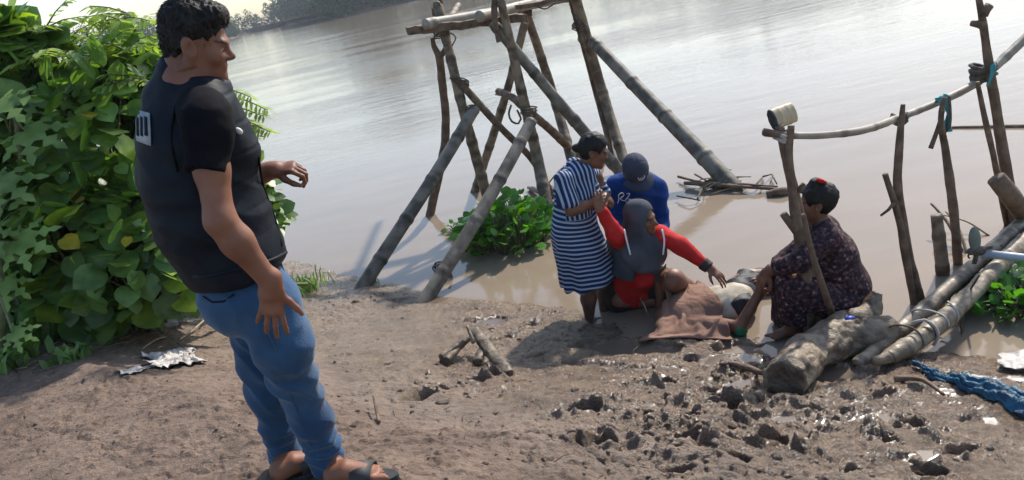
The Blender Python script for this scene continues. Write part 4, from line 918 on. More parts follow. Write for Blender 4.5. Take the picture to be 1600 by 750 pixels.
# ------------------------------------------------------------------ bamboo platform in the water
def px(y, *pts): return [Y(p[0], p[1], y if len(p) < 3 else p[2]) for p in pts]
def platform():
    root = thing('bamboo_platform', 'tall rickety bamboo and pole platform standing in the shallows, left of the women', 'platform', Z(760, 400, -.3))
    def pole(name, pts, rad, mat, **k): return tube_obj(name, pts, rad, M[mat], root, **k)
    def under(p, q, ext=.35): d = unit(q-p); return q+d*ext
    # the two thick props standing on the shore
    a, b = Z(570, 445, .04), Y(742, 166, 7.9); pole('prop', [a+unit(a-b)*.15, a, b], [.075, .066, .060], 'bamboo_grey', curved=False, nodes=.62, sides=16, seed=1, step=.02) if 0 else None
    def straight(name, a, b, r0, r1, mat, nodes, seed, bend=.02, rough=.02, sides=14):
        n = max(6, int(np.linalg.norm(b-a)/.025)); t_ = np.linspace(0, 1, n)[:, None]; s_ = unit(np.cross(b-a, V3(0, 0, 1)))
        P = a*(1-t_)+b*t_+s_*bend*np.sin(t_*math.pi)+V3(0, 0, 1)*bend*.6*np.sin(t_*math.pi*1.6+seed)
        v, f, c = tube(list(P), [r0, r1], step=.024, sides=sides, nodes=nodes, seed=seed, curved=False, rough=rough)
        return mesh(name, v, f, M[mat], root, col=c)
    a, b = Z(568, 448, .02), Y(742, 168, 7.95); o = straight('prop', under(b, a, .12), b, .070, .060, 'bamboo_grey', .55, 1)
    a, b = Z(668, 466, .02), Y(831, 190, 7.6); straight('prop', under(b, a, .12), b, .066, .058, 'bamboo_grey', .55, 2)
    # poles
    a = Z(768, 330); pole('pole', [under(Y(722, 165, 8.4), a), a, Y(722, 165, 8.3), Y(689, 25, 8.5), Y(683, 10, 8.5)], [.062, .060, .052, .048], 'bamboo', nodes=.5, sides=12, rough=.05, seed=4)
    a = Z(672, 336); pole('pole', [under(Y(690, 240, 8.9), a), a, Y(696, 215, 8.9), Y(690, 120, 8.85), Y(686, 82, 8.8)], [.055, .052, .05, .046], 'wood', rough=.12, seed=5)
    pole('fork', [Y(688, 90, 8.8), Y(678, 72, 8.78), Y(676, 60, 8.76)], [.040, .022], 'wood', rough=.2, seed=6); pole('fork', [Y(690, 86, 8.8), Y(697, 74, 8.82), Y(694, 60, 8.84)], [.036, .02], 'wood', rough=.2, seed=7)
    a = Z(742, 299); pole('pole', [under(Y(790, 150, 9.2), a), a, Y(790, 150, 9.2), Y(820, 35, 9.0)], [.055, .053, .048, .046], 'bamboo', nodes=.6, rough=.06, seed=8)
    a = Z(858, 336); pole('pole', [under(Y(822, 170, 8.1), a), a, Y(838, 240, 8.2), Y(812, 130, 8.1), Y(786, 15, 8.0), Y(780, -6, 8.0)], [.072, .070, .058, .050, .042], 'bamboo', nodes=.55, rough=.05, seed=9)
    a = Z(905, 290); pole('pole', [under(Y(855, 140, 9.5), a), a, Y(862, 140, 9.5), Y(818, 8, 9.2)], [.064, .062, .056, .052], 'bamboo', nodes=.6, rough=.05, seed=10)
    a = Z(982, 272); pole('split_pole', [under(Y(940, 150, 9.6), a), a, Y(940, 140, 9.4), Y(898, -8, 9.1)], [.066, .064, .066, .060], 'bamboo', nodes=.7, rough=.05, seed=11)
    pole('split_pole', [under(Y(946, 150, 9.6), a+V3(-.13, .05, 0)), a+V3(-.13, .05, 0), Y(929, 140, 9.45), Y(889, -8, 9.15)], [.028, .028, .026], 'wood', rough=.08, seed=12)
    a = Z(966, 268); pole('thin_stick', [a-V3(0, 0, .3), a, Y(955, 225, 9.5), Y(940, 166, 9.45)], [.03, .026, .018], 'wood', rough=.2, seed=13)
    # braces
    a, b = Z(1143, 294), Y(925, 64, 9.2); straight('brace', under(b, a, .3), b, .098, .066, 'bamboo_grey', .75, 14, bend=.03)
    a, b = Z(992, 292), Y(770, 40, 8.05); straight('brace', under(b, a, .3), b, .070, .052, 'bamboo_grey', .6, 15, bend=.05, rough=.05)
    pole('brace', px(8.3, (706, 118), (730, 142), (783, 200), (830, 248, 8.5), (866, 310, 8.3)), [.045, .04, .038, .04], 'wood', rough=.09, seed=16)
    pole('brace', px(8.3, (779, 142, 9.1), (800, 152, 8.6), (826, 174, 8.2), (868, 210, 8.6), (897, 240, 9.2), (925, 275, 9.6)), [.04, .045, .05, .055], 'wood', rough=.10, seed=17)
    pole('brace', px(9.4, (946, 262), (920, 225), (898, 198)), [.035, .028], 'wood', rough=.15, seed=18)
    # deck: planks and cross poles at the top
    def plank(name, a, b, w_, h_, mat):
        d = unit(b-a); s_ = unit(np.cross(d, V3(0, 0, 1))); u = np.cross(s_, d); n = 26; v = []; f = []
        for i in range(n+1):
            t_ = i/n; c = a+(b-a)*t_+u*.006*math.sin(i*.9)
            for x, y in ((-1, -1), (-.25, -1.06), (1, -1), (1, 1), (.2, 1.08), (-1, 1)):
                v.append(c+s_*x*w_*(1+.05*math.sin(i*1.9+x))+u*y*h_*(1+.10*math.sin(i*2.3+y*2+x))+d*(.02*math.sin(x*5+y*3) if i in (0, n) else 0))
        for i in range(n):
            for j in range(6): k = (j+1) % 6; f.append((i*6+j, i*6+k, (i+1)*6+k, (i+1)*6+j))
        f += [tuple(range(6))[::-1], tuple(n*6+j for j in range(6))]
        return mesh(name, v, f, M[mat], root, smooth=False)
    plank('beam', Y(637, 49, 8.35), Y(822, 27, 8.15), .055, .040, 'wood')
    plank('plank', Y(655, 42, 8.9), Y(905, -8, 8.6), .10, .022, 'wood'); plank('plank', Y(680, 30, 9.3), Y(1010, -30, 9.2), .09, .02, 'wood')
    pole('cross_pole', px(8.6, (664, 38, 8.2), (740, 25, 8.6), (890, -4, 9.3)), [.058, .05], 'bamboo_pale', nodes=.6, seed=20)
    pole('cross_pole', px(8.6, (749, 26, 8.0), (820, 8, 8.9), (905, -16, 9.8)), [.058, .05], 'bamboo_pale', nodes=.6, seed=21)
    pole('cross_pole', px(8.7, (690, 52, 8.3), (716, 8, 11.0)), [.04, .04], 'bamboo', nodes=.5, seed=22)
    pole('upright', px(8.8, (683, 42), (678, 12)), [.035, .03], 'wood', rough=.1, seed=23); pole('upright', px(8.8, (692, 24), (686, -14)), [.028, .024], 'wood', rough=.1, seed=24)
    pole('upright', px(8.0, (779, 66), (772, 20), (776, -10)), [.022, .04], 'wood', rough=.1, seed=25)
    # lashings and loops
    def wrap(c, d, r, n=4, name='lashing', mat='rope', seed=0):
        d = unit(d); a_ = unit(np.cross(d, V3(.3, 1, .1))); b_ = np.cross(d, a_); P = []
        for i in range(n*12): t_ = i/12*2*math.pi; P.append(c+(a_*math.cos(t_)+b_*math.sin(t_))*r*(1+.08*math.sin(i*1.3+seed))+d*(i/(n*12)-.5)*.07+d*.02*math.sin(t_+seed))
        return tube_obj(name, P, .007, M[mat], root, curved=False, sides=6)
    for i, (x, y, yy, r) in enumerate(((690, 420, 6.85, .078), (722, 128, 8.3, .07), (783, 145, 9.1, .065), (826, 172, 8.1, .085), (829, 190, 7.75, .07), (690, 52, 8.4, .08), (737, 172, 7.95, .07), (905, 42, 9.2, .08), (820, 18, 9.1, .08))):
        wrap(Y(x, y, yy), V3(.2, .3, 1) if i else Y(831, 190, 7.6)-Z(668, 466), r, seed=i)
    pole('rope_loop', px(6.7, (693, 416), (703, 428), (705, 445), (698, 460), (682, 462), (672, 456)), .012, 'rope', sides=8)
    pole('rope_loop', px(8.0, (799, 164), (795, 178), (800, 190), (810, 193), (814, 186), (808, 172)), .011, 'rope', sides=8)
    pole('dangling_string', px(9.15, (905, 22), (900, 38), (908, 48), (903, 62), (912, 70)), .008, 'rope', sides=6); pole('dangling_string', px(9.1, (892, 18), (903, 30), (915, 66)), .008, 'rope', sides=6)
    pole('dangling_string', px(8.2, (700, 50), (712, 58), (706, 72)), .008, 'rope', sides=6); pole('dangling_string', px(8.3, (690, 60), (694, 72), (702, 66)), .008, 'rope', sides=6)
    pole('dangling_string', px(9.0, (828, 2), (850, 14), (868, 4)), .009, 'rope', sides=6)
platform()

# ------------------------------------------------------------------ stake fence with the bamboo rail
def stake_fence():
    root = thing('stake_fence', 'crooked branch stakes in the water carrying a thin pale rail, behind the squatting woman', 'fence', Z(1440, 466, -.2))
    def st(name, base, pts, rad, mat='wood', seed=0, **k):
        rad = [q*(.72 if name in ('post', 'leaning_stick') else .95) for q in rad]
        top = pts[0]; k.setdefault('rough', .12)
        P = [base+unit(base-top)*.25, base]+pts; return tube_obj(name, P, [rad[0]]+list(rad), M[mat], root, seed=seed, **k)
    b = Z(1275, 518, .02); Yb = b[1]
    st('forked_post', b, px(Yb, (1268, 450), (1250, 350), (1232, 262), (1222, 214), (1218, 196)), [.055, .046, .040, .032, .026], seed=31)
    st('forked_post', b+V3(-.05, -.02, 0), px(Yb-.05, (1258, 430), (1243, 335), (1233, 250), (1236, 196)), [.040, .036, .028, .020], seed=32)
    tube_obj('branch_stub', px(Yb-.04, (1246, 362), (1236, 350), (1224, 334)), [.030, .026, .022], M['wood'], root, rough=.15, seed=33); tube_obj('branch_stub', px(Yb-.04, (1247, 300), (1256, 286)), [.02, .012], M['wood'], root, rough=.15, seed=34)
    c = Z(1306, 510, .02); st('leaning_stick', c, px(c[1]-.25, (1290, 460), (1270, 400), (1255, 335)), [.034, .030, .026, .02], seed=35)
    b = Z(1438, 468); st('post', b, px(b[1], (1420, 400), (1404, 300), (1405, 230), (1411, 163)), [.042, .040, .038, .036, .020], seed=36)
    st('post', b+V3(-.06, -.03, 0), px(b[1]-.03, (1415, 400), (1404, 340), (1383, 272)), [.030, .034, .030, .024], seed=37)
    tube_obj('twig', px(b[1]-.05, (1398, 315), (1388, 328), (1376, 337)), [.012, .007], M['wood'], root, rough=.1, seed=38)
    b = Z(1497, 412); st('post', b, px(b[1], (1490, 330), (1478, 240), (1470, 185), (1476, 152)), [.042, .042, .040, .032, .020], seed=39)
    tube_obj('dark_stick', px(b[1]-.06, (1474, 172), (1464, 205), (1454, 232)), [.012, .016], M['wood'], root, seed=40)
    b = Z(1590, 356); st('post', b, px(b[1], (1578, 300), (1560, 190), (1545, 100), (1535, 30), (1528, -8)), [.058, .055, .050, .046, .038, .028], seed=41)
    tube_obj('branch_stub', px(b[1]-.02, (1537, 40), (1530, 38), (1518, 36)), [.028, .018], M['wood'], root, rough=.15, seed=42); tube_obj('branch_stub', px(b[1]-.02, (1536, 24), (1541, 14), (1546, 8)), [.03, .028], M['wood'], root, rough=.15, seed=43)
    st('thin_post', Z(1574, 352), px(b[1]-.1, (1556, 260), (1540, 190), (1527, 128)), [.024, .022, .020, .016], seed=44)
    st('thick_stub', Z(1612, 352), px(b[1]-.3, (1580, 308), (1556, 278)), [.075, .070, .060], seed=45, rough=.08)
    # rail
    r_ = [Y(1195, 208, Yb), Y(1240, 212, Yb), Y(1290, 211, Yb+.05), Y(1350, 203, Yb+.15), Y(1405, 184, 4.72), Y(1470, 158, 4.95), Y(1530, 126, 5.15), Y(1600, 62, 5.3), Y(1680, -10, 5.4)]
    tube_obj('rail', r_, [.020, .022, .024, .024, .028, .032, .040], M['bamboo_pale'], root, nodes=.33, rough=.09, seed=46, sides=12)
    tube_obj('rail_end', px(Yb-.02, (1193, 206), (1235, 213)), [.022, .02], M['wood'], root, seed=47)
    def wrapt(c, d, r, n, mat, name, seed=0, th=.006, hgt=.05):
        d = unit(d); a_ = unit(np.cross(d, V3(.3, 1, .1))); b_ = np.cross(d, a_)
        P = [c+(a_*math.cos(i/2)+b_*math.sin(i/2))*r*(1+.15*math.sin(i*1.3+seed))+d*((i/(n*12)-.5)*hgt+.012*math.sin(i+seed)) for i in range(n*12)]
        return tube_obj(name, P, th, M[mat], root, curved=False, sides=6)
    wrapt(Y(1224, 212, Yb), V3(.2, 0, 1), .048, 5, 'ropew', 'tie', 1); wrapt(Y(1405, 185, 4.70), V3(.1, 0, 1), .045, 5, 'rope', 'tie', 2, .009); wrapt(Y(1536, 112, 5.15), V3(.1, 0, 1), .07, 6, 'rope', 'tie', 3, .014, .10)
    for k_, (x, y) in enumerate(((1519, 104), (1516, 112), (1556, 98))): tube_obj('tie_end', px(5.05, (1534, 112), (x, y)), [.022, .008], M['rope'], root, rough=.3, seed=50+k_)
    # strips of turquoise cloth
    def strip(path, w_, name, mat):
        P = resample(path, .02); v = []; n = len(P)
        for i, p in enumerate(P):
            ww = w_*(.8+.3*math.sin(i*.7)); s_ = unit(V3(math.cos(i*.23), .5*math.sin(i*.3), .3))
            for j in range(5): v.append(p+s_*ww*(j/4-.5)+V3(0, 1, 0)*.012*math.sin(j*2.1+i*.4))
        f = [(i*5+j, i*5+j+1, (i+1)*5+j+1, (i+1)*5+j) for i in range(n-1) for j in range(4)]
        o = mesh(name, v, f, M[mat], root); md = o.modifiers.new('s', 'SOLIDIFY'); md.thickness = .004
    strip(px(4.84, (1465, 152), (1476, 160), (1481, 180), (1478, 200), (1472, 206)), .055, 'cloth_strip', 'teal'); strip(px(4.83, (1480, 156), (1484, 180), (1482, 204), (1470, 202)), .045, 'cloth_strip', 'teal')
    strip(px(4.86, (1464, 160), (1472, 150), (1482, 154)), .05, 'cloth_strip', 'teal'); strip(px(5.0, (1552, 100), (1552, 112), (1546, 128), (1542, 134)), .045, 'cloth_strip', 'teal')
    tube_obj('dark_band', px(4.80, (1483, 150), (1485, 176), (1484, 196), (1476, 208)), .009, M['rope'], root)
stake_fence()

def container():
    root = thing('container', 'small beige plastic container with dark end, balanced on the forked post', 'container', Y(1220, 196, 4.3))
    a, b = Y(1208, 187, 4.28), Y(1240, 175, 4.34); s_ = unit(V3(-.1, .35, 1)); d = unit(b-a)
    blob('body', [cone(a, b, .026, .026, side=s_, ws=2.3, f0=True, f1=True, k=.004)]+[cone(a+(b-a)*t_-d*.003, a+(b-a)*t_+d*.003, .0275, .0275, side=s_, ws=2.22, k=.003) for t_ in (.3, .7)], .004, M['beige'], root)
    blob('end_cap', [cone(a-d*.012, a+d*.004, .0285, .0285, side=s_, ws=2.2, f0=True, f1=True)], .004, M['rubber'], root)
container()
o = tube_obj('bamboo_stump', [Z(1473, 428)-V3(0, 0, .3), Z(1473, 428), Y(1469, 385, Z(1473, 428)[1]), Y(1463, 336, Z(1473, 428)[1])], [.043, .043, .041, .036], M['bamboo'], nodes=.22, rough=.05, seed=60, step=.02)
tag(o, 'short cut bamboo stump standing alone in the water between two fence posts', 'stump')

# ------------------------------------------------------------------ lashed logs, drift log and shore clutter
def lashed_logs():
    root = thing('lashed_logs', 'two muddy bamboo trunks tied side by side, sloping from the mud into the river', 'raft', Z(1480, 480, 0))
    A = [Z(1340, 572, .04), Z(1440, 488, .10), Z(1530, 408, .14), Z(1625, 325, .10), Z(1700, 260, .05)]
    B = [Z(1388, 560, .09), Z(1470, 505, .12), Z(1545, 432, .14), Z(1610, 370, .12), Z(1700, 290, .06)]
    tube_obj('trunk', A, [.044, .047, .054, .056], M['mudbamboo'], root, nodes=.38, rough=.06, seed=61, sides=18, step=.02); tube_obj('trunk', B, [.050, .052, .058, .06], M['mudbamboo'], root, nodes=.42, rough=.10, seed=62, sides=18, step=.02)
    a = Z(1386, 562, .10); tube_obj('branch_stub', [a+V3(.05, .04, .0), a+V3(-.02, .0, .01), a+V3(-.085, -.005, .015)], [.040, .034, .026], M['mudwood'], root, rough=.15, seed=63)
    for i, (x, y) in enumerate(((1410, 532), (1448, 505), (1533, 415))):
        c = Z(x, y, .12); d = unit(A[2]-A[1]); a_ = unit(np.cross(d, V3(0, 0, 1))); n = 46
        P = [c+a_*(.115*math.cos(t_))+V3(0, 0, 1)*(.066*math.sin(t_))+d*(.02*math.sin(t_*1.5+i)+.004*k_) for k_, t_ in enumerate(np.linspace(0, 2.4*math.pi, n))]
        tube_obj('tie', P, .006, M['ropew' if i == 1 else 'rope'], root, curved=False, sides=6)
    P = [Z(1425, 505, .19), Z(1445, 500, .21), Z(1462, 512, .17), Z(1466, 528, .10), Z(1458, 540, .06)]; tube_obj('rope_end', P, .009, M['ropew'], root)
lashed_logs()
def drift_log():
    root = thing('drift_log', 'thick mud-caked curved log lying in front of the squatting woman', 'log', Z(1300, 575, .0))
    R1 = [.112, .115, .130, .100]
    P = []
    for (x, y), r_ in zip(((1226, 595), (1262, 552), (1320, 523), (1382, 520)), R1):
        zz = .15
        for _ in range(8): q = Z(x, y, zz); zz = max(gz(q[0], q[1]), 0)+r_*.82
        P.append(Z(x, y, zz))
    pr = [cone(P[i], P[i+1], R1[i], R1[i+1], f0=(i == 0), f1=False, k=.03) for i in range(3)]
    def dp(v): return .012*fbm3(v*6, 3)+.012*np.minimum(1-np.abs(fbm3(v*np.array([5, 8, 8]), 3))*5, .6)-.004+.006*fbm3(v*36, 3)
    blob('trunk', pr, .009, M['mudwood'], root, disp=dp, it=0)
    d = unit(P[0]-P[1]); blob('cut_end', [cone(P[0]-d*.01, P[0]+d*.006, .108, .106, f1=True)], .008, M['mudwood'], root, disp=lambda v: .010*fbm3(v*14, 3), colf=lambda v: np.ones((len(v), 3))*.55)
    pr = [cone(Z(1350, 505, .12), Z(1364, 478, .20), .062, .052, k=.03), cone(Z(1364, 478, .20), Z(1373, 455, .28), .050, .036, f1=True, k=.03), cone(Z(1335, 500, .18), Z(1360, 492, .16), .07, .06, k=.03)]
    blob('root_stub', pr, .009, M['mudwood'], root, disp=lambda v: .02*fbm3(v*9, 3), colf=lambda v: np.ones((len(v), 3))*.8)
drift_log()
c = Z(1327, 497, .275); v = [c+V3(*q) for q in ((-.03, -.01, 0), (.0, -.022, .004), (.035, -.006, .002), (.02, .018, .006), (-.02, .02, .0), (0, 0, .012))]
o = mesh('scrap', v, [(0, 1, 5), (1, 2, 5), (2, 3, 5), (3, 4, 5), (4, 0, 5)], M['blueplastic']); o.modifiers.new('s', 'SOLIDIFY').thickness = .003; tag(o, 'tiny bright blue scrap stuck on top of the mud-caked log', 'scrap')

def oar():
    root = thing('oar', 'grey pipe oar with rounded grey-green blade resting on the lashed logs', 'oar', Z(1540, 400, .2))
    c = Y(1523, 374, Z(1523, 400, .25)[1]); a = unit(V3(-.05, .1, 1)); s_ = unit(V3(1, .3, 0)); n_ = np.cross(a, s_)
    blob('blade', [ell(c, (.050, .085, .014), (s_, a, n_), k=.01)], .006, M['paddle'], root)
    yj = c[1]; tube_obj('blade_stem', [c-a*.07, Y(1527, 393, yj), Y(1522, 412, yj)], [.016, .014], M['rope'], root)
    blob('joint', [cone(Y(1517, 393, yj), Y(1532, 392, yj), .024, .030, k=.01), cone(Y(1530, 388, yj), Y(1548, 386, yj), .012, .014, k=.01)], .006, M['rope'], root)
    tube_obj('shaft', [Y(1535, 396, yj), Y(1600, 403, yj-.1), Y(1680, 412, yj-.2)], [.026, .026], M['pipe'], root, curved=False, sides=16)
oar()

def cloth_grid(name, C, nu, nv, zf, mat, th=.005, jit=.0, seed=0):
    TL, TR, BR, BL = C; U, W = np.meshgrid(np.linspace(0, 1, nu), np.linspace(0, 1, nv)); U = U.ravel()[:, None]; W = W.ravel()[:, None]
    Q = TL*(1-U)*(1-W)+TR*U*(1-W)+BR*U*W+BL*(1-U)*W
    Q[:, 0] += jit*fbm2(Q[:, 0]*9+seed, Q[:, 1]*9, 3); Q[:, 1] += jit*fbm2(Q[:, 0]*9+seed+5, Q[:, 1]*9+3, 3)
    Q[:, 2] = zf(Q, U[:, 0], W[:, 0]); i = np.arange(nu*nv).reshape(nv, nu)[:-1, :-1].ravel(); f = np.stack([i, i+1, i+1+nu, i+nu], 1)
    o = mesh(name, Q, f, mat); o.modifiers.new('s', 'SOLIDIFY').thickness = th; return o
C = (GP(1424, 573), GP(1640, 640), GP(1640, 676), GP(1428, 577))
o = cloth_grid('net_cloth', C, 110, 26, lambda Q, U, W: np.maximum(ground(Q[:, 0], Q[:, 1])[0], 0)+.012+(.02+.03*U)*np.sin(W*math.pi)+(.006+.018*U)*(1-np.abs(np.sin(W*12+5*U+3*fbm2(U*5, W*2, 2)))*1.4)+.005*fbm2(Q[:, 0]*22, Q[:, 1]*22, 3), M['tarp'], .004, .03, 2)
tag(o, 'crumpled blue netting cloth trailing over the mud at the right edge', 'netting')
C = (GP(1562, 562), GP(1640, 558), GP(1640, 592), GP(1572, 585))
o = cloth_grid('plastic_sheet', C, 30, 16, lambda Q, U, W: np.maximum(ground(Q[:, 0], Q[:, 1])[0], 0)+.03+.02*fbm2(Q[:, 0]*12, Q[:, 1]*12, 3), M['plastic'], .003, .05, 4); tag(o, 'pale muddy plastic sheet lying at the water edge above the blue netting', 'plastic')
C = (GP(238, 560), GP(300, 552), GP(318, 574), GP(240, 580))
o = cloth_grid('plastic_bag', C, 60, 34, lambda Q, U, W: ground(Q[:, 0], Q[:, 1])[0]+.012+.035*np.abs(fbm2(Q[:, 0]*13, Q[:, 1]*13, 3))+.012*fbm2(Q[:, 0]*40, Q[:, 1]*40, 2), M['plastic'], .002, .07, 6); tag(o, 'crumpled whitish plastic bag on the dry soil behind the standing man', 'plastic bag')
C = (GP(196, 582), GP(228, 578), GP(226, 586), GP(190, 590))
o = cloth_grid('plastic_scrap', C, 30, 12, lambda Q, U, W: ground(Q[:, 0], Q[:, 1])[0]+.008+.02*np.abs(fbm2(Q[:, 0]*20, Q[:, 1]*20, 3)), M['plastic'], .002, .06, 8); tag(o, 'small flattened plastic scrap left of the whitish plastic bag', 'plastic scrap')

def broken_wood():
    root = thing('broken_wood', 'broken mud-covered planks jutting from a hole in the mud', 'wood', GP(750, 585))
    def bar(a, b, r, ws, seed, name='plank'):
        blob(name, [cone(a, b, r, r*.9, side=V3(1, .5, .3), ws=ws, f0=True, f1=True, k=.01)], .007, M['mudwood'], root, disp=lambda v: .010*fbm3(v*16+seed, 3), colf=lambda v: np.ones((len(v), 3))*.62)
    a = GP(796, 590, .02); bar(a, GP(750, 552, .17), .028, 1.5, 1); bar(GP(748, 575, .04), GP(768, 556, .13), .026, 1.3, 2); a2 = GP(696, 572, .03); bar(a2, GP(732, 556, .12), .032, 1.4, 3); bar(a2+V3(-.02, .03, .02), GP(742, 560, .15), .022, 1.3, 4)
    tube_obj('peg', [GP(748, 566, .14), GP(743, 560, .24)], [.014, .010], M['mudwood'], root, rough=.2)
broken_wood()
def stick(name, pts, r, label, mat='wood', group=None, cat='stick'):
    o = tube_obj(name, pts, r, M[mat], rough=.15, seed=len(D.objects)); tag(o, label, cat, group); return o
stick('floating_plank', [Z(1198, 304, .02), Z(1222, 300, .03), Z(1248, 296, .02)], [.035, .045, .03], 'dark waterlogged plank floating left of the forked post', cat='plank')
stick('floating_pole', [Z(1488, 200, .0), Z(1640, 198, .0)], [.022, .03], 'long thin pole floating on the river between the two tallest stakes', cat='pole')
stick('twig', [Z(1000, 464, .12), Z(1008, 480, .12), Z(1013, 492, .05)], [.006, .005], 'thin straight reed stuck in mud beside the hooded woman', 'straw', cat='twig')
def debris():
    root = thing('driftwood_tangle', 'tangle of dry reeds and sticks caught at the foot of the long slanting bamboo brace', 'driftwood', Z(1130, 292, 0))
    q = [((1060, 276), (1122, 292), .016), ((1070, 286), (1225, 296), .022), ((1150, 288), (1215, 292), .02), ((1086, 272), (1120, 292), .012), ((1180, 290), (1192, 276), .012), ((1192, 276), (1206, 272), .01), ((1206, 272), (1214, 288), .01), ((1090, 310), (1102, 284), .010), ((1058, 306), (1094, 313), .010)]
    for i, (a, b, r) in enumerate(q): tube_obj('stick', [Z(*a, .05), (Z(*a, .07)+Z(*b, .05))/2, Z(*b, .02)], [r, r*.7], M['wood'], root, rough=.15, seed=i)
    rr = random.Random(4); mb = MB()
    for i in range(46):
        a = Z(rr.gauss(1108, 12), rr.gauss(287, 5), rr.uniform(0, .06)); an = rr.uniform(-.9, .5); L = rr.uniform(.1, .3); tube([a, a+V3(math.cos(an)*L/2, math.sin(an)*L/2, rr.uniform(0, .05)), a+V3(math.cos(an)*L, math.sin(an)*L, rr.uniform(-.03, .03))], .006, step=.06, sides=5, mb=mb, tone=rr.uniform(.6, 1.2))
    mb.build('reed_bundle', M['straw'], root)
debris()
stick('floating_branch', [Z(850, 302, .03), Z(838, 297, .06), Z(827, 293, .03)], [.035, .03], 'pale branch end floating behind the leaning pole right of the water hyacinth', 'bamboo_pale', cat='branch')
stick('floating_twig', [Z(858, 285, .02), Z(868, 273, .10), Z(878, 262, .14)], [.010, .006], 'fine twig rising from the water left of the striped dress', cat='twig')
for i, (a, b, r, lb) in enumerate((((1455, 318), (1502, 392), .015, 'dead branch leaning into the water right of the bamboo stump'), ((1478, 330), (1510, 395), .012, 'thin dead branch with side twigs behind the bamboo stump'), ((1470, 335), (1545, 368), .008, 'very thin twig sloping to the lashed logs beside the oar blade'))):
    A_ = Z(a[0], a[1]+(40 if i < 2 else 20), .0); A_ = Y(a[0], a[1], A_[1]); B_ = Z(*b, .0); stick('dead_branch', [B_, (A_+B_)/2+V3(.02, 0, .02), A_], [r, r*.6], lb, 'straw' if i else 'wood', cat='branch')
stick('mud_branch', [GP(1130, 572, .03), GP(1165, 585, .05), GP(1205, 598, .04)], [.014, .02, .012], 'dark muddy branch lying left of the mud-caked log', cat='branch')
stick('mud_stick', [GP(1475, 622, .02), GP(1440, 606, .05), GP(1400, 600, .03)], [.008, .012, .02], 'dark stick with clod stuck in the mud below the lashed logs', cat='stick')
stick('dry_stick', [GP(282, 535, .02), GP(306, 522, .04), GP(330, 505, .06)], [.008, .006], 'pale dry stick on the soil just left of the standing man', 'straw')
stick('dry_twig', [GP(222, 548, .01), GP(246, 542, .05), GP(262, 530, .02)], [.005, .004], 'thin dry twig on the soil above the whitish plastic bag', 'straw', cat='twig')
stick('thin_peg', [GP(592, 660, .0), GP(590, 640, .08)], [.008, .005], 'small dark twig upright in the mud near the standing man', cat='twig')
stick('slender_reed', [GP(1502, 545, .0), GP(1508, 510, .16), Y(1530, 430, 3.9)], [.008, .006], 'slender dark reed rising from the water in front of the lashed logs', cat='reed')

# loose clods: uncountable crumbs of mud
def clods():
    r = np.random.default_rng(12); B = 10
    th = np.array([0, .7, 1.4, 2.1, 2.8, 3.5, 4.2, 4.9, 5.6]); base = [(0, 0, 1)]+[(math.cos(a)*.85, math.sin(a)*.85, .45) for a in np.arange(6)*math.pi/3]+[(math.cos(a), math.sin(a), -.4) for a in (np.arange(6)+.5)*math.pi/3]
    base = np.array(base); bf = [(0, 1+i, 1+(i+1) % 6) for i in range(6)]+[(1+i, 7+i, 1+(i+1) % 6) for i in range(6)]+[(1+(i+1) % 6, 7+i, 7+(i+1) % 6) for i in range(6)]
    P = []; S = []
    for c, rad, a in CH:
        n = int(110*a*rad/.5); q = r.normal(size=(n, 2))*rad*.62+c; P.append(q); S.append(r.lognormal(-4.9, .6, n))
    n = 1500; an = r.uniform(-1.0, .55, n); ry = r.uniform(1.6, 6.5, n)**1.0; q = np.stack([an*ry, ry], 1); P.append(q); S.append(r.lognormal(-5.2, .45, n))
    P = np.vstack(P); S = np.minimum(np.concatenate(S), .030); d = shore_d(P[:, 0], P[:, 1]); k = (d > .06) & (d < 4.5); P = P[k]; S = S[k]
    z, wet, pool = ground(P[:, 0], P[:, 1]); k = pool < .5; P, S, z, wet = P[k], S[k], z[k], wet[k]; n = len(P)
    v = base[None]*S[:, None, None]*r.uniform(.6, 1.35, (n, len(base), 1))*np.stack([r.uniform(.8, 1.5, n), r.uniform(.8, 1.5, n), r.uniform(.5, .9, n)], 1)[:, None, :]
    v += np.stack([P[:, 0], P[:, 1], z+S*.15], 1)[:, None, :]
    f = (np.array(bf)[None]+(np.arange(n)*len(base))[:, None, None]).reshape(-1, 3)
    o = mesh('mud_crumbs', v.reshape(-1, 3), f, M['mud'], attrs=dict(wet=np.repeat(wet, len(base)), pool=np.zeros(n*len(base)))); tag(o, 'small loose crumbs of mud scattered over the bank', 'mud', kind='stuff')
clods()

mb = MB(); r9 = np.random.default_rng(91)
for i in range(170):
    px_, py_ = (r9.uniform(560, 1580), r9.uniform(480, 745)); p = GP(float(px_), float(py_), 0)
    if shore_d(np.array([p[0]]), np.array([p[1]]))[0] < .08: continue
    p[2] = float(ground(np.array([p[0]]), np.array([p[1]]))[0][0])+.004; an = r9.uniform(0, 6.28); L = r9.uniform(.02, .10); e = V3(math.cos(an), math.sin(an), 0)
    tube([p, p+e*L*.5+V3(0, 0, .006), p+e*L+V3(e[1], -e[0], 0)*L*.2+V3(0, 0, .002)], [.0022, .0014], step=.05, sides=4, mb=mb, tone=r9.uniform(.2, .8))
tag(mb.build('twig_litter', M['straw']), 'bits of twig and straw trodden into the wet mud', 'litter', kind='stuff')
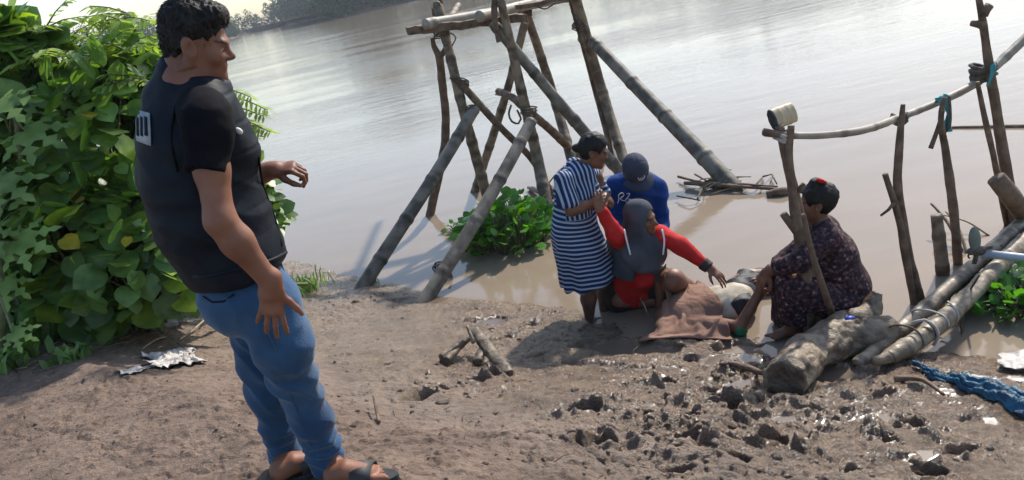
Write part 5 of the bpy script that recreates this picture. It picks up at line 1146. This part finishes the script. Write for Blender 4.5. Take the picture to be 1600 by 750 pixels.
# ------------------------------------------------------------------ plants
def leaf_shape(kind):
    """flat outline in leaf space: x along the leaf from its stalk, y across; returns verts, faces"""
    if kind == 'round':
        n = 12; a = np.linspace(0, 2*math.pi, n, endpoint=False)+math.pi; r = .5*(1+.10*np.cos(a)-.0); x = .46+r*np.cos(a)*1.0; y = r*np.sin(a)*1.02
        x[0] = .14; x = np.where(np.abs(np.arange(n)-n/2) < .5, x+.14, x)
        v = np.stack([x, y, -.16*(x-.4)**2*1.6-.22*np.abs(y)**1.5+.10*np.abs(y)], 1)
        mid = np.array([(.30, 0, -.02), (.62, 0, -.03)]); v = np.vstack([v, mid]); c0, c1 = n, n+1; f = []
        for i in range(n):
            j = (i+1) % n; c = c0 if (x[i]+x[j])/2 < .46 else c1; f.append((c, i, j))
        f += [(c0, c1, 9), (c0, 3, c1)]
        return v, f
    if kind == 'narrow':
        v = np.array([(0, 0, 0), (.3, .14, .02), (.65, .13, -.02), (1, 0, -.12), (.65, -.13, -.02), (.3, -.14, .02), (.5, 0, -.035)]); return v, [(6, 0, 5), (6, 1, 0), (6, 2, 1), (6, 3, 2), (6, 4, 3), (6, 5, 4)]
    if kind == 'lobed':
        v = [(0, 0, 0)]; 
        for i, an in enumerate(np.radians([-128, -84, -42, 0, 42, 84, 128])):
            L = (.55, .8, .95, 1.0, .95, .8, .55)[i]
            for (t_, w_) in ((.30, -.20), (.48, -.05), (.60, -.22), (.70, -.06), (.82, -.11), (1.0, 0), (.82, .11), (.70, .06), (.60, .22), (.48, .05), (.30, .20)):
                x = t_*L; y = w_*L*.95; v.append((x*math.cos(an)-y*math.sin(an), x*math.sin(an)+y*math.cos(an), -.20*(t_*L)**2-.03*abs(w_)*3))
        v = np.array(v); f = []
        for i in range(7):
            b = 1+i*11; f += [(0, b, b+1, b+9), (0, b+9, b+10), (b+1, b+2, b+3), (b+1, b+3, b+7, b+9), (b+7, b+8, b+9), (b+3, b+4, b+5), (b+3, b+5, b+7), (b+5, b+6, b+7)]
        return v, f
def leaves(kind, pos, dirs, nrm, size, tone, mat, name, parent):
    v0, f0 = leaf_shape(kind); n = len(pos)
    d = dirs/np.linalg.norm(dirs, axis=1)[:, None]; nn = nrm-d*np.sum(nrm*d, 1)[:, None]; nn /= np.linalg.norm(nn, axis=1)[:, None]+1e-9; s_ = np.cross(nn, d)
    V = pos[:, None]+size[:, None, None]*(v0[None, :, 0:1]*d[:, None]+v0[None, :, 1:2]*s_[:, None]+v0[None, :, 2:3]*nn[:, None])
    F = [tuple(i*len(v0)+q for q in f) for i in range(n) for f in f0]
    return mesh(name, V.reshape(-1, 3), F, mat, parent, col=np.repeat(tone, len(v0), 0))
def nz(a): return a/(np.linalg.norm(a, axis=1)[:, None]+1e-9)
def shell(r, E, n, inner=.62):
    P = []; O = []
    while sum(map(len, P)) < n:
        e = E[r.integers(len(E))]; d = nz(r.normal(size=(60, 3))); q = e[0]+d*np.array(e[1])*r.uniform(inner, 1.0, (60, 1))
        # drop points deep inside another lobe
        keep = np.ones(60, bool)
        for c, rad in E: keep &= np.sum(((q-c)/(np.array(rad)*.66))**2, 1) > 1
        keep &= q[:, 2] > np.array([max(.0, 1.0) if True else 0]*60)-.02
        keep &= (1+.28*fbm3(q*2.1, 2)*2.2)*1.0 > r.uniform(.55, 1.0, 60)
        P.append(q[keep]); O.append(d[keep])
    return np.vstack(P)[:n], np.vstack(O)[:n]
def shrub(name, label, base, E, n, size, seed, kind='round', mat='leaf', tones=None):
    r = np.random.default_rng(seed); root = thing(name, label, 'shrub', base)
    P, O = shell(r, E, n)
    nrm = nz(O*.55+V3(.15, -.1, .85)+r.normal(size=(n, 3))*.42); d = nz(O*.8+V3(0, 0, -.45)+r.normal(size=(n, 3))*.6)
    sz = size*r.uniform(.35, 1.2, n); tn = np.ones((n, 3))*r.uniform(.6, 1.5, n)[:, None]
    yl = r.random(n) < .16; tn[yl] *= V3(1.9, 1.5, .9); tn[r.random(n) < .012] = V3(5, 2.2, 1.0)
    leaves(kind, P, d, nrm, sz, tn, M[mat], 'foliage', root)
    mb = MB()
    for i in range(0, n, max(1, n//110)):
        p = P[i]; m0 = base*.5+p*.5+V3(*r.normal(size=3)*.08); m0[2] = (base[2]*.55+p[2]*.45); tube([base+V3(*r.normal(size=2)*.18, 0), m0, p], [.016, .010, .004], step=.12, sides=5, mb=mb, seed=i)
    mb.build('stems', M['stem'], root)
E1 = lambda x, y, yy, rx, ry, rz: (Y(x, y, yy), (rx, ry, rz))
bz = .96
def bpt(x, y, yy): p = Y(x, y, yy); return V3(p[0], p[1], gz(p[0], p[1])-.02)
shrub('round_leaf_shrub', 'large round-leaved green shrub directly behind the standing man', bpt(190, 480, 5.3),
      [E1(195, 215, 5.4, .55, .55, .62), E1(175, 350, 5.2, .62, .55, .60), E1(230, 400, 5.0, .50, .45, .50), E1(120, 260, 5.6, .6, .5, .75), E1(215, 150, 5.7, .26, .3, .26), E1(130, 440, 5.1, .55, .45, .40)], 2300, .17, 21)
shrub('round_leaf_shrub', 'tall round-leaved green shrub filling the left edge of the picture', bpt(20, 500, 5.6),
      [E1(30, 240, 5.6, .65, .6, .75), E1(-40, 320, 5.4, .7, .6, .8), E1(70, 165, 5.9, .50, .5, .42), E1(40, 400, 5.4, .6, .5, .5), E1(-10, 150, 5.8, .5, .5, .40), E1(60, 60, 5.6, .12, .12, .14), E1(12, 60, 5.5, .10, .12, .14)], 1900, .17, 22)
shrub('round_leaf_shrub', 'lower leafy shrub on the bank edge, seen between the man and the river', bpt(370, 440, 6.3),
      [E1(370, 330, 6.3, .36, .4, .50), E1(330, 400, 6.1, .45, .4, .42), E1(408, 355, 6.4, .20, .25, .36), E1(290, 240, 6.4, .45, .4, .6)], 800, .14, 23)

def lobed_plant(label, base, tips, size, seed):
    r = np.random.default_rng(seed); root = thing('lobed_leaf_plant', label, 'plant', base); top = base+V3(0, 0, .3)
    P = np.array([t_[0] for t_ in tips]); n = len(P); d = np.array([unit(V3(*t_[1])) for t_ in tips]); nr = np.array([unit(V3(*t_[2])) for t_ in tips])
    leaves('lobed', P, d, nr, np.array([t_[3] for t_ in tips]), np.ones((n, 3))*r.uniform(.95, 1.35, n)[:, None]*V3(1, 1, .9), M['leafm'], 'foliage', root)
    mb = MB(); tube([base, base*.5+P.mean(0)*.5, P.mean(0)-V3(.1, 0, -.1)], [.03, .02], step=.06, sides=8, mb=mb); mb.build('trunk', M['stem'], root); mb = MB(); hub = P.mean(0)+V3(-.25, .1, -.05)
    for p in P: tube([hub, (hub+p)/2+V3(0, 0, .10), p], [.009, .006], step=.05, sides=6, mb=mb)
    mb.build('stalks', M['stem'], root)
lobed_plant('young plant with deeply lobed star-shaped leaves at the left edge', bpt(-20, 560, 4.5),
            [(Y(28, 375, 4.5), (.9, -.4, -.25), (-.1, -.55, .8), .26), (Y(-5, 285, 4.6), (.8, -.5, -.3), (.1, -.5, .8), .30), (Y(62, 290, 4.9), (.6, -.3, -.7), (.5, -.5, .6), .30), (Y(5, 440, 4.4), (.2, -.7, -.6), (.3, -.5, .8), .20), (Y(20, 520, 4.1), (.8, -.2, -.3), (0, -.5, .9), .15), (Y(70, 330, 5.0), (.7, .1, -.6), (.5, -.5, .6), .22), (Y(-20, 360, 4.5), (-.2, -.7, -.5), (0, -.5, .9), .26)], .3, 31)
lobed_plant('higher plant with drooping lobed leaves above the star-shaped plant', bpt(30, 520, 5.2),
            [(Y(40, 205, 4.8), (.8, -.4, -.3), (.1, -.5, .8), .30), (Y(85, 235, 5.0), (.8, -.2, -.6), (.4, -.5, .7), .30), (Y(0, 160, 4.9), (.6, -.6, -.3), (0, -.5, .8), .28), (Y(60, 150, 5.2), (.8, 0, -.4), (.2, -.4, .8), .28), (Y(110, 190, 5.1), (.8, -.2, -.4), (.3, -.5, .8), .24)], .3, 32)

def pinnate(name, label, base, fronds, seed, cat='tree'):
    r = np.random.default_rng(seed); root = thing(name, label, cat, base); P = []; Dd = []; Nn = []; S = []; mb = MB()
    for (a, b, L0) in fronds:
        m_ = (a+b)/2+V3(0, 0, .06*np.linalg.norm(b-a)); path = resample([a, m_, b], .032); tube([a, m_, b], [.006, .003], step=.06, sides=5, mb=mb); T = np.gradient(path, axis=0)
        for i, p in enumerate(path):
            t_ = unit(T[i]); s_ = unit(np.cross(t_, V3(0, 0, 1))); e = i/len(path); 
            for q in (-1, 1):
                P.append(p); Dd.append(unit(s_*q*.9+t_*.55+V3(0, 0, -.30)+r.normal(size=3)*.12)); Nn.append(V3(0, 0, 1)+r.normal(size=3)*.25); S.append(L0*(.55+.75*math.sin(.35+2.4*e))*r.uniform(.85, 1.15))
    n = len(P); tn = np.ones((n, 3))*r.uniform(1.0, 1.45, n)[:, None]*V3(1.25, 1.1, .8)
    leaves('narrow', np.array(P), np.array(Dd), np.array(Nn), np.array(S), tn, M['leafm'], 'fronds', root)
    c = np.mean([f_[0] for f_ in fronds], 0); tube([base, base*.5+c*.5+V3(.04, 0, 0), c], [.022, .015, .008], step=.08, sides=8, mb=mb); mb.build('branches', M['stem'], root)
r5 = np.random.default_rng(5); fr = []
for (x, y) in ((72, 25), (95, 55), (185, 12), (205, 40), (160, 70), (120, 90), (178, 105), (225, 75), (60, 70), (205, 5), (196, 60), (140, 55), (235, 110)):
    a = Y(x, y+18, 5.4+r5.uniform(-.3, .3))
    for k_ in range(4):
        an = r5.uniform(0, 6.28); L = r5.uniform(.18, .32); fr.append((a, a+V3(math.cos(an)*L, math.sin(an)*L*.8, r5.uniform(-.06, .14)), .085))
pinnate('feathery_tree', 'young tree with feathery leaflets rising above the shrubs beside the man', bpt(150, 480, 5.6), fr, 41)
fr = []
for (x0, y0, x1, y1) in ((345, 150, 418, 172), (350, 168, 412, 182), (372, 195, 422, 206), (368, 188, 410, 200), (340, 140, 392, 152), (350, 190, 400, 215)):
    fr.append((Y(x0, y0, 5.1), Y(x1, y1, 4.9), .07))
pinnate('feathery_sapling', 'feathery green sapling whose branches show past the man, against the river', bpt(330, 470, 5.4), fr, 42, 'sapling')

def hyacinth(label, c, rx, ry, n, size, hgt, seed):
    r = np.random.default_rng(seed); root = thing('water_hyacinth', label, 'water plant', c); a = r.uniform(0, 6.28, n); q = np.sqrt(r.random(n)); B = c+np.stack([np.cos(a)*q*rx, np.sin(a)*q*ry, 0*a], 1)
    H = hgt*(1-.6*q**2)*r.uniform(.35, 1.0, n); lean = np.stack([np.cos(a)*q, np.sin(a)*q, 0*a], 1)*.10+r.normal(size=(n, 3))*.035; lean[:, 2] = 0; T = B+lean; T[:, 2] = H; mb = MB()
    for i in range(n): tube([B[i]-V3(0, 0, .02), (B[i]+T[i])/2+V3(0, 0, .02), T[i]], [.008, .005], step=.09, sides=5, mb=mb, tone=1.3)
    d = nz(np.stack([np.cos(a), np.sin(a), .5+0*a], 1)+r.normal(size=(n, 3))*.5); nr = nz(V3(0, -.2, .9)+r.normal(size=(n, 3))*.5); tn = np.ones((n, 3))*r.uniform(.65, 1.3, n)[:, None]; tn[r.random(n) < .12] *= V3(1.5, 1.25, .8)
    leaves('round', T, d, nr, r.uniform(size*.6, size*1.1, n), tn, M['hyac'], 'leaves', root); mb.build('stalks', M['stem'], root)
hyacinth('bright green water hyacinth clump floating between the platform poles', Z(798, 375), .37, .42, 330, .115, .46, 51)
hyacinth('tiny water hyacinth sprig at the left tip of the floating clump', Z(718, 358), .07, .07, 12, .085, .12, 52)
hyacinth('water hyacinth clump under the right edge, beside the lashed logs', Z(1590, 470), .24, .22, 170, .085, .16, 53)

def tuft(name, label, c, n, h, spread, mat, seed, cat='weed', wd=.05):
    r = np.random.default_rng(seed); mb = MB()
    for i in range(n):
        an = r.uniform(0, 6.28); L = h*r.uniform(.5, 1.1); b = c+V3(*(r.normal(size=2)*spread), 0); t_ = V3(math.cos(an), math.sin(an), 0); s_ = V3(-t_[1], t_[0], 0)*wd*L*.5; p1 = b+t_*L*.2+V3(0, 0, L*.6); p2 = b+t_*L*.55+V3(0, 0, L*.85)
        mb.add([b-s_, b+s_, p1+s_, p1-s_, p2], [(0, 1, 2, 3), (3, 2, 4)], np.ones(3)*r.uniform(.7, 1.3))
    tag(mb.build(name, M[mat]), label, cat, kind='stuff')
tuft('grass_tuft', 'small weedy grass tuft at the bank edge right of the man', GP(470, 455), 300, .16, .11, 'leaf', 61, wd=.08)
tuft('weed', 'small green weed on the soil under the shrubs', GP(118, 562), 60, .10, .05, 'leafm', 62, wd=.45)
tuft('weed', 'small yellow-green weed at the left edge of the soil', GP(18, 572), 70, .14, .07, 'leafm', 63, wd=.4)
tuft('weed', 'tiny green weed beside the slanted pole foot on the shore', GP(583, 440), 30, .05, .02, 'leaf', 64, wd=.3)
# dry litter under the shrubs
mb = MB(); r6 = np.random.default_rng(77)
for i in range(420):
    x, y = r6.uniform(-20, 360), r6.uniform(485, 560)-.0; x = float(x); y = float(y - .14*(x-150)+10*r6.normal()); p = GP(x, y, .006); an = r6.uniform(0, 6.28); L = r6.uniform(.03, .14)
    tube([p, p+V3(math.cos(an)*L/2, math.sin(an)*L/2, .008), p+V3(math.cos(an)*L, math.sin(an)*L, r6.uniform(0, .015))], .0022, step=.08, sides=4, mb=mb, tone=r6.uniform(.35, 1.1))
tag(mb.build('leaf_litter', M['straw']), 'dry grass and twig litter on the soil under the shrubs', 'litter', kind='stuff')
